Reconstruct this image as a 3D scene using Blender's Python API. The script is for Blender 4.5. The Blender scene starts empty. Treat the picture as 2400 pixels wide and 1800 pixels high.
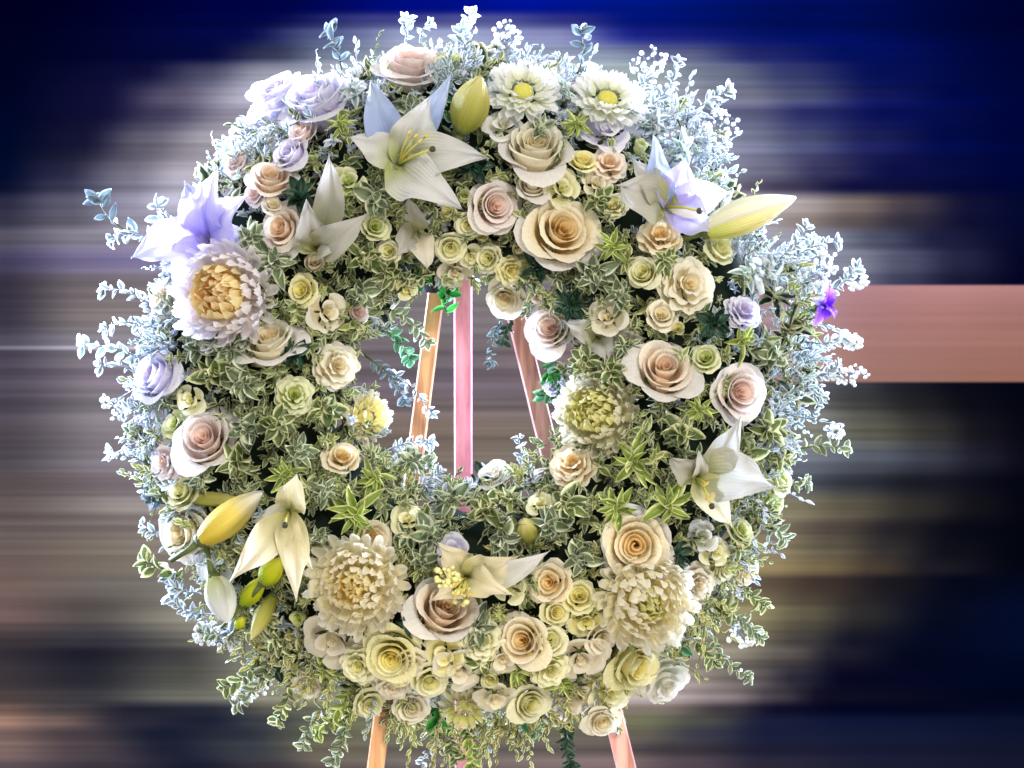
import bpy, math, random
from mathutils import Vector, Matrix, noise as mnoise
random.seed(7)
R_ = random.Random(11)
PI = math.pi
scene = bpy.context.scene
COL = scene.collection

# ------------------------------------------------------------------ camera, world, lamps, exposure
D, S, ZC = 2.6, 0.0006, 1.35            # camera distance, metres per photo pixel at the wreath, camera height
cam_d = bpy.data.cameras.new('camera'); cam = bpy.data.objects.new('camera', cam_d); COL.objects.link(cam)
cam.location = (0, -D, ZC); cam.rotation_euler = (PI/2, 0, 0)
cam_d.sensor_width = 36; cam_d.lens = 36*D/(2400*S); cam_d.clip_start = .05; cam_d.clip_end = 60
scene.camera = cam
w = bpy.data.worlds.new("World"); scene.world = w; w.use_nodes = True
w.node_tree.nodes['Background'].inputs[0].default_value = (1, .985, .96, 1)
w.node_tree.nodes['Background'].inputs[1].default_value = .84
scene.view_settings.view_transform = 'Standard'; scene.view_settings.look = 'None'
scene.view_settings.exposure = .28; scene.view_settings.gamma = 1

def area(name, loc, target, size, power, col, spread=180):
    l = bpy.data.lights.new(name, 'AREA'); l.shape = 'DISK'; l.size = size; l.energy = power; l.color = col; l.spread = math.radians(spread)
    o = bpy.data.objects.new(name, l); COL.objects.link(o); o.location = loc
    o.rotation_euler = (Vector(target)-Vector(loc)).to_track_quat('-Z', 'Y').to_euler()
C0 = (-.06, 0, ZC)
area('key_lamp', (1.5, -4.7, 3.7), C0, 1.0, 132, (1, .92, .76))
area('low_warm_lamp', (.2, -1.5, .25), (-.05, 0, 1.05), .5, 12, (1, .88, .6))
area('rim_lamp_upper_left', (-1.25, .75, 2.15), (-.25, 0, 1.6), .5, 40, (.66, .72, 1), 80)
area('rim_lamp_upper_right', (1.1, .8, 2.25), (.2, 0, 1.6), .5, 30, (.66, .76, 1), 80)
area('rim_lamp_left', (-1.45, .55, 1.25), (-.4, 0, 1.3), .45, 17, (.56, .68, 1), 75)
area('rim_lamp_right', (1.5, .6, 1.3), (.4, 0, 1.4), .45, 12, (.54, .7, 1), 75)

# ------------------------------------------------------------------ helpers
def sm(x): x = max(0, min(1, x)); return x*x*(3-2*x)
def lin(c): return tuple(((x/255)/12.92 if x/255 <= .04045 else ((x/255+.055)/1.055)**2.4) for x in c)
def P(px, py, out=0.0):
    k = (D-out)/D
    return Vector(((px-1200)*S*k, -out, ZC+(900-py)*S*k))
CX, CY = 1088, 895
def ringd(px, py):
    r = math.hypot(px-CX, py-CY); return max(-1, min(1, (r-495)/300)), r
def bulge(px, py):
    d, r = ringd(px, py); return .14*math.sqrt(max(0, 1-.96*d*d))
def normal(px, py, k=.6):
    d, r = ringd(px, py)
    rx, rz = (px-CX)/max(r, 1), -(py-CY)/max(r, 1)
    return Vector((rx*d*k, -1, rz*d*k)).normalized()
def frame(n, roll, loc, scale):
    n = n.normalized(); q = n.to_track_quat('Z', 'Y')
    return Matrix.Translation(loc) @ q.to_matrix().to_4x4() @ Matrix.Rotation(roll, 4, 'Z') @ Matrix.Scale(scale, 4)
def mesh(name, v, f, mat=None, attrs=None, smooth=True):
    m = bpy.data.meshes.new(name); m.from_pydata([tuple(a) for a in v], [], f)
    if smooth: m.polygons.foreach_set('use_smooth', [True]*len(m.polygons))
    for k, vals in (attrs or {}).items():
        if k == 'col':
            a = m.attributes.new(k, 'FLOAT_COLOR', 'POINT'); a.data.foreach_set('color', [x for c in vals for x in c])
        else:
            a = m.attributes.new(k, 'FLOAT', 'POINT'); a.data.foreach_set('value', list(vals))
    if mat: m.materials.append(mat)
    m.update(); return m
def obj(name, me, parent=None, mw=None, mat=None):
    o = bpy.data.objects.new(name, me); COL.objects.link(o)
    if parent: o.parent = parent
    if mw is not None: o.matrix_basis = mw
    if mat is not None:
        o.material_slots[0].link = 'OBJECT'; o.material_slots[0].material = mat
    return o
def thing(name, label, cat, mw, group=None):
    o = bpy.data.objects.new(name, None); COL.objects.link(o); o.empty_display_size = .02
    o.matrix_basis = mw; o['label'] = label; o['category'] = cat
    if group: o['group'] = group
    return o
def grid(fn, nu, nv):
    v, us, vs = [], [], []
    for i in range(nu+1):
        for j in range(nv+1):
            u, t = i/nu, j/nv*2-1
            v.append(fn(u, t)); us.append(u); vs.append(t)
    f = [(i*(nv+1)+j, i*(nv+1)+j+1, (i+1)*(nv+1)+j+1, (i+1)*(nv+1)+j) for i in range(nu) for j in range(nv)]
    return v, f, us, vs
def tube(pts, rads, n=6):
    v, f = [], []
    for i, p in enumerate(pts):
        p = Vector(p); d = (Vector(pts[min(i+1, len(pts)-1)])-Vector(pts[max(i-1, 0)])).normalized()
        a = d.orthogonal().normalized(); b = d.cross(a)
        for k in range(n):
            t = 2*PI*k/n; v.append(p+(a*math.cos(t)+b*math.sin(t))*rads[i])
    for i in range(len(pts)-1):
        for k in range(n): f.append((i*n+k, i*n+(k+1) % n, (i+1)*n+(k+1) % n, (i+1)*n+k))
    f.append(tuple(range(n))[::-1]); f.append(tuple((len(pts)-1)*n+k for k in range(n)))
    return v, f

# ------------------------------------------------------------------ materials
def nt(name):
    m = bpy.data.materials.new(name); m.use_nodes = True; t = m.node_tree; t.nodes.clear(); return m, t
def N(t, kind, **kw):
    n = t.nodes.new(kind)
    for k, v in kw.items(): setattr(n, k, v)
    return n
def petal_mat(name, cin, cmid, cout, transl=.32, vein=.025):
    """thin petal: colour from its base (cin) to its rim (cout), faint veins, light passing through"""
    m, t = nt(name); L = t.links.new
    a = N(t, 'ShaderNodeAttribute', attribute_name='u'); r = N(t, 'ShaderNodeValToRGB')
    e = r.color_ramp.elements
    e[0].position = .12; e[0].color = (*lin(cin), 1); e[1].position = .97; e[1].color = (*lin(cout), 1)
    x = e.new(.6); x.color = (*lin(cmid), 1)
    tc = N(t, 'ShaderNodeTexCoord'); nz = N(t, 'ShaderNodeTexNoise'); nz.inputs['Scale'].default_value = 3.5; nz.inputs['Detail'].default_value = 4
    L(tc.outputs['Object'], nz.inputs['Vector'])
    add = N(t, 'ShaderNodeMath', operation='MULTIPLY_ADD'); add.inputs[1].default_value = .5; L(nz.outputs[0], add.inputs[0])
    sub = N(t, 'ShaderNodeMath', operation='SUBTRACT'); L(a.outputs['Fac'], sub.inputs[0]); sub.inputs[1].default_value = .25
    L(sub.outputs[0], add.inputs[2]); L(add.outputs[0], r.inputs[0])
    v = N(t, 'ShaderNodeAttribute', attribute_name='v')
    wv = N(t, 'ShaderNodeMath', operation='MULTIPLY'); wv.inputs[1].default_value = 46; L(v.outputs['Fac'], wv.inputs[0])
    sn = N(t, 'ShaderNodeMath', operation='SINE'); L(wv.outputs[0], sn.inputs[0])
    oi = N(t, 'ShaderNodeObjectInfo')
    br = N(t, 'ShaderNodeMath', operation='MULTIPLY_ADD'); br.inputs[1].default_value = .16; br.inputs[2].default_value = .90; L(oi.outputs['Random'], br.inputs[0])
    b2 = N(t, 'ShaderNodeMath', operation='MULTIPLY_ADD'); b2.inputs[1].default_value = vein*.45; L(sn.outputs[0], b2.inputs[0]); L(br.outputs[0], b2.inputs[2])
    mx = N(t, 'ShaderNodeVectorMath', operation='SCALE'); L(r.outputs[0], mx.inputs[0]); L(b2.outputs[0], mx.inputs['Scale'])
    bump = N(t, 'ShaderNodeBump'); bump.inputs['Strength'].default_value = .25; bump.inputs['Distance'].default_value = .02
    hs = N(t, 'ShaderNodeMath', operation='MULTIPLY_ADD'); hs.inputs[1].default_value = vein*1.6; L(sn.outputs[0], hs.inputs[0]); L(nz.outputs[0], hs.inputs[2]); L(hs.outputs[0], bump.inputs['Height'])
    pb = N(t, 'ShaderNodeBsdfPrincipled'); pb.inputs['Roughness'].default_value = .55; pb.inputs['Specular IOR Level'].default_value = .25
    L(mx.outputs[0], pb.inputs['Base Color']); L(bump.outputs[0], pb.inputs['Normal'])
    tr = N(t, 'ShaderNodeBsdfTranslucent'); L(mx.outputs[0], tr.inputs[0])
    ms = N(t, 'ShaderNodeMixShader'); ms.inputs[0].default_value = transl; L(pb.outputs[0], ms.inputs[1]); L(tr.outputs[0], ms.inputs[2])
    o = N(t, 'ShaderNodeOutputMaterial'); L(ms.outputs[0], o.inputs[0]); return m
def leaf_mat(name, green, margin, lo=.35, hi=.75, transl=.2, attr_col=False, gloss=.4):
    """variegated leaf: 'e' runs 0 at the midrib to 1 at the margin"""
    m, t = nt(name); L = t.links.new
    a = N(t, 'ShaderNodeAttribute', attribute_name='e'); mr = N(t, 'ShaderNodeMapRange', interpolation_type='SMOOTHSTEP')
    mr.inputs[1].default_value = lo; mr.inputs[2].default_value = hi
    tc = N(t, 'ShaderNodeTexCoord'); nz = N(t, 'ShaderNodeTexNoise'); nz.inputs['Scale'].default_value = 2.2 if not attr_col else 160
    L(tc.outputs['Object'], nz.inputs['Vector'])
    ma = N(t, 'ShaderNodeMath', operation='MULTIPLY_ADD'); ma.inputs[1].default_value = .5; L(nz.outputs[0], ma.inputs[0])
    sb = N(t, 'ShaderNodeMath', operation='SUBTRACT'); L(a.outputs['Fac'], sb.inputs[0]); sb.inputs[1].default_value = .25; L(sb.outputs[0], ma.inputs[2]); L(ma.outputs[0], mr.inputs[0])
    mix = N(t, 'ShaderNodeMix', data_type='RGBA')
    L(mr.outputs[0], mix.inputs[0])
    if attr_col:
        g = N(t, 'ShaderNodeAttribute', attribute_name='col'); L(g.outputs['Color'], mix.inputs[6])
        k = N(t, 'ShaderNodeMix', data_type='RGBA'); k.inputs[0].default_value = .72; L(g.outputs['Color'], k.inputs[6]); k.inputs[7].default_value = (*lin(margin), 1)
        L(k.outputs[2], mix.inputs[7])
    else:
        mix.inputs[6].default_value = (*lin(green), 1); mix.inputs[7].default_value = (*lin(margin), 1)
    oi = N(t, 'ShaderNodeObjectInfo'); hs = N(t, 'ShaderNodeHueSaturation')
    br = N(t, 'ShaderNodeMath', operation='MULTIPLY_ADD'); br.inputs[1].default_value = .5; br.inputs[2].default_value = .72; L(oi.outputs['Random'], br.inputs[0])
    if not attr_col: L(br.outputs[0], hs.inputs['Value'])
    L(mix.outputs[2], hs.inputs['Color'])
    pb = N(t, 'ShaderNodeBsdfPrincipled'); pb.inputs['Roughness'].default_value = gloss; pb.inputs['Specular IOR Level'].default_value = .4
    L(hs.outputs[0], pb.inputs['Base Color'])
    tr = N(t, 'ShaderNodeBsdfTranslucent'); L(hs.outputs[0], tr.inputs[0])
    ms = N(t, 'ShaderNodeMixShader'); ms.inputs[0].default_value = transl; L(pb.outputs[0], ms.inputs[1]); L(tr.outputs[0], ms.inputs[2])
    o = N(t, 'ShaderNodeOutputMaterial'); L(ms.outputs[0], o.inputs[0]); return m
def plain_mat(name, c, rough=.6, spec=.3, nscale=0, var=.3):
    m, t = nt(name); L = t.links.new; pb = N(t, 'ShaderNodeBsdfPrincipled'); pb.inputs['Roughness'].default_value = rough; pb.inputs['Specular IOR Level'].default_value = spec
    pb.inputs['Base Color'].default_value = (*lin(c), 1)
    if nscale:
        tc = N(t, 'ShaderNodeTexCoord'); nz = N(t, 'ShaderNodeTexNoise'); nz.inputs['Scale'].default_value = nscale; nz.inputs['Detail'].default_value = 5
        L(tc.outputs['Object'], nz.inputs['Vector']); mr = N(t, 'ShaderNodeMapRange'); mr.inputs[1].default_value = .3; mr.inputs[2].default_value = .7
        mr.inputs[3].default_value = 1-var; mr.inputs[4].default_value = 1+var*.4; L(nz.outputs[0], mr.inputs[0])
        sc = N(t, 'ShaderNodeVectorMath', operation='SCALE'); sc.inputs[0].default_value = lin(c); L(mr.outputs[0], sc.inputs['Scale']); L(sc.outputs[0], pb.inputs['Base Color'])
        bp = N(t, 'ShaderNodeBump'); bp.inputs['Strength'].default_value = .4; bp.inputs['Distance'].default_value = .004; L(nz.outputs[0], bp.inputs['Height']); L(bp.outputs[0], pb.inputs['Normal'])
    o = N(t, 'ShaderNodeOutputMaterial'); L(pb.outputs[0], o.inputs[0]); return m
def wood_mat(name, c1, c2):
    m, t = nt(name); L = t.links.new
    tc = N(t, 'ShaderNodeTexCoord'); mp = N(t, 'ShaderNodeMapping'); mp.inputs['Scale'].default_value = (60, 60, 2.2); L(tc.outputs['Object'], mp.inputs[0])
    nz = N(t, 'ShaderNodeTexNoise'); nz.inputs['Scale'].default_value = 1.3; nz.inputs['Detail'].default_value = 6; L(mp.outputs[0], nz.inputs['Vector'])
    r = N(t, 'ShaderNodeValToRGB'); e = r.color_ramp.elements; e[0].position = .34; e[0].color = (*lin(c2), 1); e[1].position = .62; e[1].color = (*lin(c1), 1); L(nz.outputs[0], r.inputs[0])
    pb = N(t, 'ShaderNodeBsdfPrincipled'); pb.inputs['Roughness'].default_value = .5; L(r.outputs[0], pb.inputs['Base Color'])
    bp = N(t, 'ShaderNodeBump'); bp.inputs['Strength'].default_value = .2; bp.inputs['Distance'].default_value = .002; L(nz.outputs[0], bp.inputs['Height']); L(bp.outputs[0], pb.inputs['Normal'])
    o = N(t, 'ShaderNodeOutputMaterial'); L(pb.outputs[0], o.inputs[0]); return m

PM = {  # base of the petal, middle, rim
 'cream':  petal_mat('petal_cream',  (240,225,186), (243,235,210), (246,242,230), .42),
 'gold':   petal_mat('petal_gold',   (242,212,152), (244,226,184), (247,240,222), .42),
 'yellow': petal_mat('petal_yellow', (240,228,146), (244,237,172), (247,244,206), .42),
 'lemon':  petal_mat('petal_lemon',  (230,226,158), (241,238,192), (246,245,220), .42),
 'peach':  petal_mat('petal_peach',  (242,212,178), (244,224,202), (246,238,228), .42),
 'blush':  petal_mat('petal_blush',  (243,218,206), (245,229,223), (247,240,240), .42),
 'lilac':  petal_mat('petal_lilac',  (214,204,230), (222,216,242), (240,240,250), .42),
 'white':  petal_mat('petal_white',  (234,231,208), (241,241,235), (246,246,246), .42),
 'green':  petal_mat('petal_green',  (188,200,112), (220,226,160), (240,241,212), .42),
 'beige':  petal_mat('petal_beige',  (232,220,190), (238,229,210), (242,238,228), .42),
 'pale':   petal_mat('petal_pale',   (230,220,200), (234,228,220), (238,235,237), .42),
 'lilywhite': petal_mat('petal_lily_white', (184,190,128), (212,212,210), (228,228,232), .34, .04),
 'lilygrey':  petal_mat('petal_lily_grey',  (164,168,112), (182,180,172), (198,196,194), .34, .04),
 'lilycream': petal_mat('petal_lily_cream', (196,192,130), (222,212,176), (234,226,204), .34, .04),
 'lilylilac': petal_mat('petal_lily_lilac', (184,172,226), (190,186,240), (226,228,250), .38, .04),
 'bluestrap': petal_mat('petal_blue_white', (150,165,215), (176,194,238), (206,220,246), .38, .04),
 'budcream':  petal_mat('bud_cream',  (190,196,100), (236,222,160), (244,238,216), .15, .1),
 'budyellow': petal_mat('bud_yellow', (214,190,70),  (232,210,104), (206,210,210), .15, .1),
 'budolive':  petal_mat('bud_olive',  (138,142,56), (174,170,86), (206,200,138), .15, .1),
 'lime':      petal_mat('bud_lime',   (150,170,20), (196,204,30), (226,226,80), .25, .1),
 'mumwhite':  petal_mat('mum_white',  (234,236,206), (243,245,244), (250,250,252), .46),
 'mumcream':  petal_mat('mum_cream',  (238,226,178), (245,239,214), (249,246,236), .46),
 'mumgold':   petal_mat('mum_gold',   (238,212,126), (244,226,160), (246,238,196), .46),
 'mumorange': petal_mat('mum_orange', (245,206,128), (247,221,166), (249,234,202), .46),
 'mumlilac':  petal_mat('mum_lilac',  (238,222,206), (241,236,244), (248,247,252), .46),
 'mumlime':   petal_mat('mum_lime',   (216,212,124), (232,228,158), (240,238,192), .46),
 'mumgrey':   petal_mat('mum_grey',   (206,200,150), (226,222,194), (236,234,220), .46),
 'violet':    petal_mat('petal_violet', (110,40,200), (150,70,240), (210,150,250), .3),
}
LM = {
 'var':    leaf_mat('leaf_variegated', (92,110,62), (226,228,184), .5, .95),
 'grey':   leaf_mat('leaf_grey_green', (104,120,88), (222,228,204), .5, 1.0),
 'lime':   leaf_mat('leaf_lime', (124,146,56), (222,226,164), .45, .95),
 'glow_white':  leaf_mat('leaf_glow_white', (108,130,136), (230,236,240), .3, .8, .3),  # cool rim glow painted into the leaf colour
 'glow_blue':    leaf_mat('leaf_glow_blue', (128,160,162), (238,246,246), .25, .7, .35),  # bluer leaf colour, the rim glow painted in here too
 'dark':   leaf_mat('leaf_dark', (30,58,44), (70,104,84), .6, 1.1, .12),
 'jade':   leaf_mat('leaf_jade', (62,118,82), (150,196,160), .4, 1.0, .3),
 'emerald':leaf_mat('leaf_emerald', (36,122,48), (96,180,92), .5, 1.0, .35),
 'slate':  leaf_mat('leaf_slate', (86,104,112), (150,166,172), .5, 1.0, .25),
}
FOL = leaf_mat('foliage_mass', (90,110,60), (230,232,190), .36, .8, .2, True)
STEM = plain_mat('stem_green', (86,98,52), .6, .3, 30)
STEMB = plain_mat('stem_grey', (120,128,140), .6, .3, 30)
MOSS = plain_mat('moss', (30,42,34), .95, .1, 40, .5)
FOAM = plain_mat('dark_wrap', (38,38,46), .6, .3, 30)
STIG = plain_mat('stigma_dark', (66,58,44), .6, .3)
FILA = plain_mat('filament', (196,190,96), .5, .3)
ANTH = plain_mat('anther', (206,180,90), .7, .2)
SEED = plain_mat('disc_yellow', (206,200,96), .7, .2, 60)
BUDW = plain_mat('bud_white', (226,232,236), .6, .3)
BUDY = plain_mat('bud_yellow_small', (232,226,160), .6, .3)

# ------------------------------------------------------------------ setting: floor and backdrop with light streaks painted on
YB = 1.55
CX, CY = 1088, 895
ROWS = [  # photo row: (column, colour, streaks and glow painted in)
 (-200, [(-400,(0,0,26)),(600,(0,3,58)),(1250,(0,16,138)),(1900,(0,12,90)),(2800,(0,2,40))]),
 (18,  [(0,(0,0,30)),(600,(0,3,62)),(1000,(0,10,112)),(1250,(0,16,132)),(1500,(0,20,124)),(1900,(0,12,92)),(2400,(0,3,48))]),
 (44,  [(0,(0,1,31)),(600,(1,5,66)),(900,(52,56,118)),(1150,(70,74,134)),(1330,(40,44,122)),(1500,(0,18,122)),(1900,(0,12,92)),(2400,(0,3,48))]),
 (80,  [(0,(0,2,32)),(560,(4,8,66)),(760,(70,78,116)),(1000,(130,140,168)),(1300,(112,118,158)),(1500,(20,28,120)),(1900,(0,14,98)),(2400,(0,4,50))]),
 (130, [(0,(0,3,33)),(480,(4,8,60)),(640,(52,58,88)),(780,(112,124,146)),(1000,(170,180,190)),(1400,(130,142,166)),(1600,(92,98,140)),(1780,(30,36,108)),(2000,(2,14,92)),(2400,(0,4,55))]),
 (165, [(0,(0,4,34)),(330,(12,14,56)),(480,(70,72,100)),(620,(140,144,160)),(1000,(190,200,205)),(1500,(140,156,160)),(1700,(100,108,140)),(1850,(50,56,112)),(2060,(4,14,88)),(2400,(0,5,58))]),
 (230, [(0,(0,5,36)),(240,(14,14,54)),(400,(88,84,108)),(590,(166,166,184)),(1000,(200,205,208)),(1550,(150,156,170)),(1750,(112,116,146)),(1880,(72,78,120)),(2060,(16,22,92)),(2250,(0,8,72)),(2400,(0,5,58))]),
 (262, [(0,(0,6,38)),(230,(14,14,50)),(380,(58,56,82)),(560,(120,118,132)),(1000,(160,165,170)),(1550,(120,124,142)),(1760,(80,84,120)),(1900,(36,40,100)),(2080,(6,14,84)),(2400,(0,5,58))]),
 (330, [(0,(0,8,40)),(190,(18,20,48)),(340,(92,90,106)),(490,(142,140,148)),(1000,(150,155,160)),(1620,(140,146,160)),(1760,(110,116,142)),(1880,(74,80,118)),(2040,(28,32,88)),(2220,(2,10,70)),(2400,(0,5,56))]),
 (405, [(0,(2,10,42)),(140,(34,36,60)),(300,(102,100,116)),(430,(148,144,154)),(1000,(140,145,150)),(1650,(120,124,136)),(1800,(92,94,116)),(1930,(48,48,86)),(2100,(10,14,66)),(2400,(0,5,54))]),
 (438, [(0,(8,14,42)),(140,(52,54,78)),(300,(112,112,130)),(420,(150,150,165)),(1000,(140,140,150)),(1700,(96,92,106)),(1850,(58,54,80)),(2000,(14,16,60)),(2400,(0,5,52))]),
 (472, [(0,(40,42,66)),(150,(88,88,108)),(300,(138,138,158)),(400,(170,170,190)),(1000,(140,140,150)),(1720,(160,156,166)),(1880,(150,144,146)),(2000,(116,106,102)),(2130,(66,60,68)),(2280,(14,16,50)),(2400,(4,8,46))]),
 (520, [(0,(54,54,74)),(150,(96,95,112)),(300,(142,140,156)),(1000,(140,140,150)),(1760,(150,146,150)),(1880,(126,118,114)),(2000,(86,78,80)),(2130,(44,42,58)),(2280,(12,14,46)),(2400,(4,8,44))]),
 (556, [(0,(84,82,98)),(200,(134,132,146)),(1000,(130,130,140)),(1800,(130,134,150)),(1950,(112,118,136)),(2060,(66,72,94)),(2200,(26,28,58)),(2400,(5,8,40))]),
 (610, [(0,(66,63,92)),(200,(112,106,142)),(1000,(128,126,134)),(1850,(140,144,160)),(2000,(122,128,146)),(2120,(76,80,104)),(2250,(34,36,64)),(2400,(4,6,36))]),
 (664, [(0,(54,50,66)),(200,(108,102,108)),(1000,(130,128,130)),(1880,(130,130,146)),(2000,(96,98,120)),(2120,(52,54,80)),(2250,(20,22,46)),(2400,(3,5,34))]),
 (672, [(0,(54,50,66)),(200,(110,104,108)),(1000,(130,128,130)),(1880,(160,136,150)),(2020,(172,130,138)),(2200,(180,132,134)),(2400,(172,126,124))]),
 (740, [(0,(56,52,68)),(200,(120,114,116)),(1000,(126,122,126)),(1880,(150,126,136)),(2020,(160,120,122)),(2200,(166,120,116)),(2400,(158,114,108))]),
 (808, [(0,(76,74,90)),(200,(122,120,130)),(1000,(118,112,118)),(1900,(156,126,130)),(2050,(158,118,114)),(2400,(156,112,102))]),
 (815, [(0,(124,124,140)),(200,(186,186,202)),(1000,(116,110,116)),(1900,(150,124,124)),(2050,(156,116,112)),(2400,(154,110,100))]),
 (824, [(0,(74,70,86)),(200,(120,116,126)),(1000,(112,106,112)),(1900,(150,122,120)),(2050,(154,114,108)),(2400,(152,109,98))]),
 (892, [(0,(78,72,88)),(240,(118,110,122)),(1000,(106,98,108)),(1900,(148,122,120)),(2050,(150,112,104)),(2400,(146,104,92))]),
 (900, [(0,(78,72,86)),(240,(114,108,118)),(1000,(106,98,108)),(1880,(84,84,96)),(2000,(54,56,64)),(2120,(26,28,38)),(2250,(8,10,22)),(2400,(3,5,18))]),
 (945, [(0,(70,66,78)),(240,(108,104,112)),(1000,(112,103,106)),(1880,(96,96,100)),(2020,(60,62,62)),(2150,(32,32,36)),(2280,(10,12,22)),(2400,(4,6,18))]),
 (1010,[(0,(80,74,84)),(240,(124,120,126)),(1000,(126,114,106)),(1900,(116,120,112)),(2050,(90,92,82)),(2180,(54,54,52)),(2300,(20,20,28)),(2400,(8,8,20))]),
 (1080,[(0,(74,70,80)),(240,(120,116,124)),(1000,(130,120,110)),(1880,(100,108,120)),(2050,(80,88,102)),(2180,(56,60,74)),(2300,(28,30,44)),(2400,(12,12,26))]),
 (1130,[(0,(84,76,78)),(260,(108,100,106)),(1000,(126,116,110)),(1860,(70,76,86)),(2000,(46,50,60)),(2150,(24,26,36)),(2400,(5,6,20))]),
 (1190,[(0,(94,86,86)),(300,(146,140,138)),(1000,(126,116,110)),(1860,(116,112,92)),(2000,(92,88,74)),(2150,(50,48,46)),(2300,(18,18,26)),(2400,(5,6,18))]),
 (1240,[(0,(98,90,88)),(300,(120,112,108)),(1000,(126,120,110)),(1820,(104,98,84)),(1960,(74,68,62)),(2100,(34,32,38)),(2250,(8,10,22)),(2400,(3,5,16))]),
 (1290,[(0,(98,88,84)),(300,(126,118,108)),(1000,(130,120,110)),(1800,(124,116,92)),(1950,(92,86,72)),(2080,(50,48,48)),(2220,(14,16,26)),(2400,(3,5,16))]),
 (1335,[(0,(106,92,88)),(300,(128,120,110)),(1000,(130,120,110)),(1800,(140,128,94)),(1930,(116,104,76)),(2050,(72,62,52)),(2180,(28,28,36)),(2400,(3,6,20))]),
 (1360,[(0,(108,92,88)),(300,(116,112,106)),(1000,(130,120,110)),(1790,(84,74,62)),(1930,(60,50,46)),(2100,(24,24,32)),(2250,(4,8,26)),(2400,(3,9,30))]),
 (1440,[(0,(110,90,88)),(200,(88,82,80)),(420,(130,128,116)),(1000,(130,130,110)),(1760,(134,130,98)),(1890,(92,88,72)),(2020,(44,44,46)),(2200,(6,12,32)),(2400,(3,12,44))]),
 (1505,[(0,(60,54,58)),(220,(56,56,66)),(480,(104,104,96)),(1000,(120,122,100)),(1740,(116,112,94)),(1880,(64,62,62)),(2000,(20,22,38)),(2200,(3,10,34)),(2400,(3,12,42))]),
 (1530,[(0,(52,48,56)),(200,(32,33,46)),(420,(64,64,66)),(600,(120,120,108)),(1000,(130,134,106)),(1700,(136,132,120)),(1850,(86,82,80)),(1960,(30,30,44)),(2150,(3,8,32)),(2400,(2,10,38))]),
 (1590,[(0,(62,56,62)),(200,(44,45,56)),(420,(88,90,84)),(620,(140,142,126)),(1000,(136,140,110)),(1600,(150,142,136)),(1750,(104,98,98)),(1870,(40,40,56)),(1980,(6,8,34)),(2400,(0,8,34))]),
 (1634,[(0,(78,68,68)),(200,(64,64,70)),(420,(112,114,106)),(640,(140,140,122)),(1000,(132,138,104)),(1550,(176,166,170)),(1700,(140,130,134)),(1820,(70,64,74)),(1930,(14,14,36)),(2400,(0,6,30))]),
 (1662,[(0,(110,90,82)),(150,(72,66,70)),(320,(34,36,50)),(480,(36,40,54)),(650,(86,88,78)),(1000,(126,132,96)),(1550,(120,112,104)),(1700,(60,56,64)),(1830,(14,14,40)),(2000,(2,6,32)),(2400,(4,10,36))]),
 (1690,[(0,(172,138,120)),(120,(130,108,100)),(300,(46,46,60)),(480,(28,34,54)),(620,(60,66,72)),(780,(108,110,90)),(1000,(116,120,90)),(1500,(104,108,84)),(1650,(72,76,72)),(1800,(26,30,58)),(2000,(14,22,54)),(2400,(10,18,44))]),
 (1718,[(0,(120,100,96)),(180,(76,68,74)),(380,(26,32,52)),(560,(44,50,64)),(720,(90,94,82)),(900,(122,120,96)),(1500,(98,96,86)),(1650,(56,58,76)),(1800,(24,30,60)),(2100,(18,26,54)),(2400,(14,20,46))]),
 (1755,[(0,(134,112,106)),(200,(84,74,80)),(400,(32,36,56)),(580,(60,66,74)),(760,(116,112,94)),(1000,(112,110,102)),(1400,(106,98,96)),(1600,(66,62,70)),(1800,(32,34,58)),(2100,(22,28,56)),(2400,(18,24,48))]),
 (1795,[(0,(96,84,88)),(250,(62,56,66)),(450,(26,30,50)),(620,(56,54,62)),(780,(104,96,90)),(1000,(118,110,108)),(1420,(130,114,114)),(1620,(84,74,84)),(1800,(44,42,62)),(2100,(26,30,54)),(2400,(20,24,48))]),
 (2600,[(0,(70,64,70)),(600,(50,50,60)),(1000,(90,86,86)),(1500,(80,76,78)),(2400,(20,24,46))]),
]
def row_at(r, x):
    pts = ROWS[r][1]
    if x <= pts[0][0]: return Vector(pts[0][1])
    for (x0, c0), (x1, c1) in zip(pts, pts[1:]):
        if x <= x1:
            t = (x-x0)/(x1-x0); t = t*t*(3-2*t); return Vector(c0).lerp(Vector(c1), t)
    return Vector(pts[-1][1])
BK = .98     # colour gain against the light that falls on it
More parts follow.
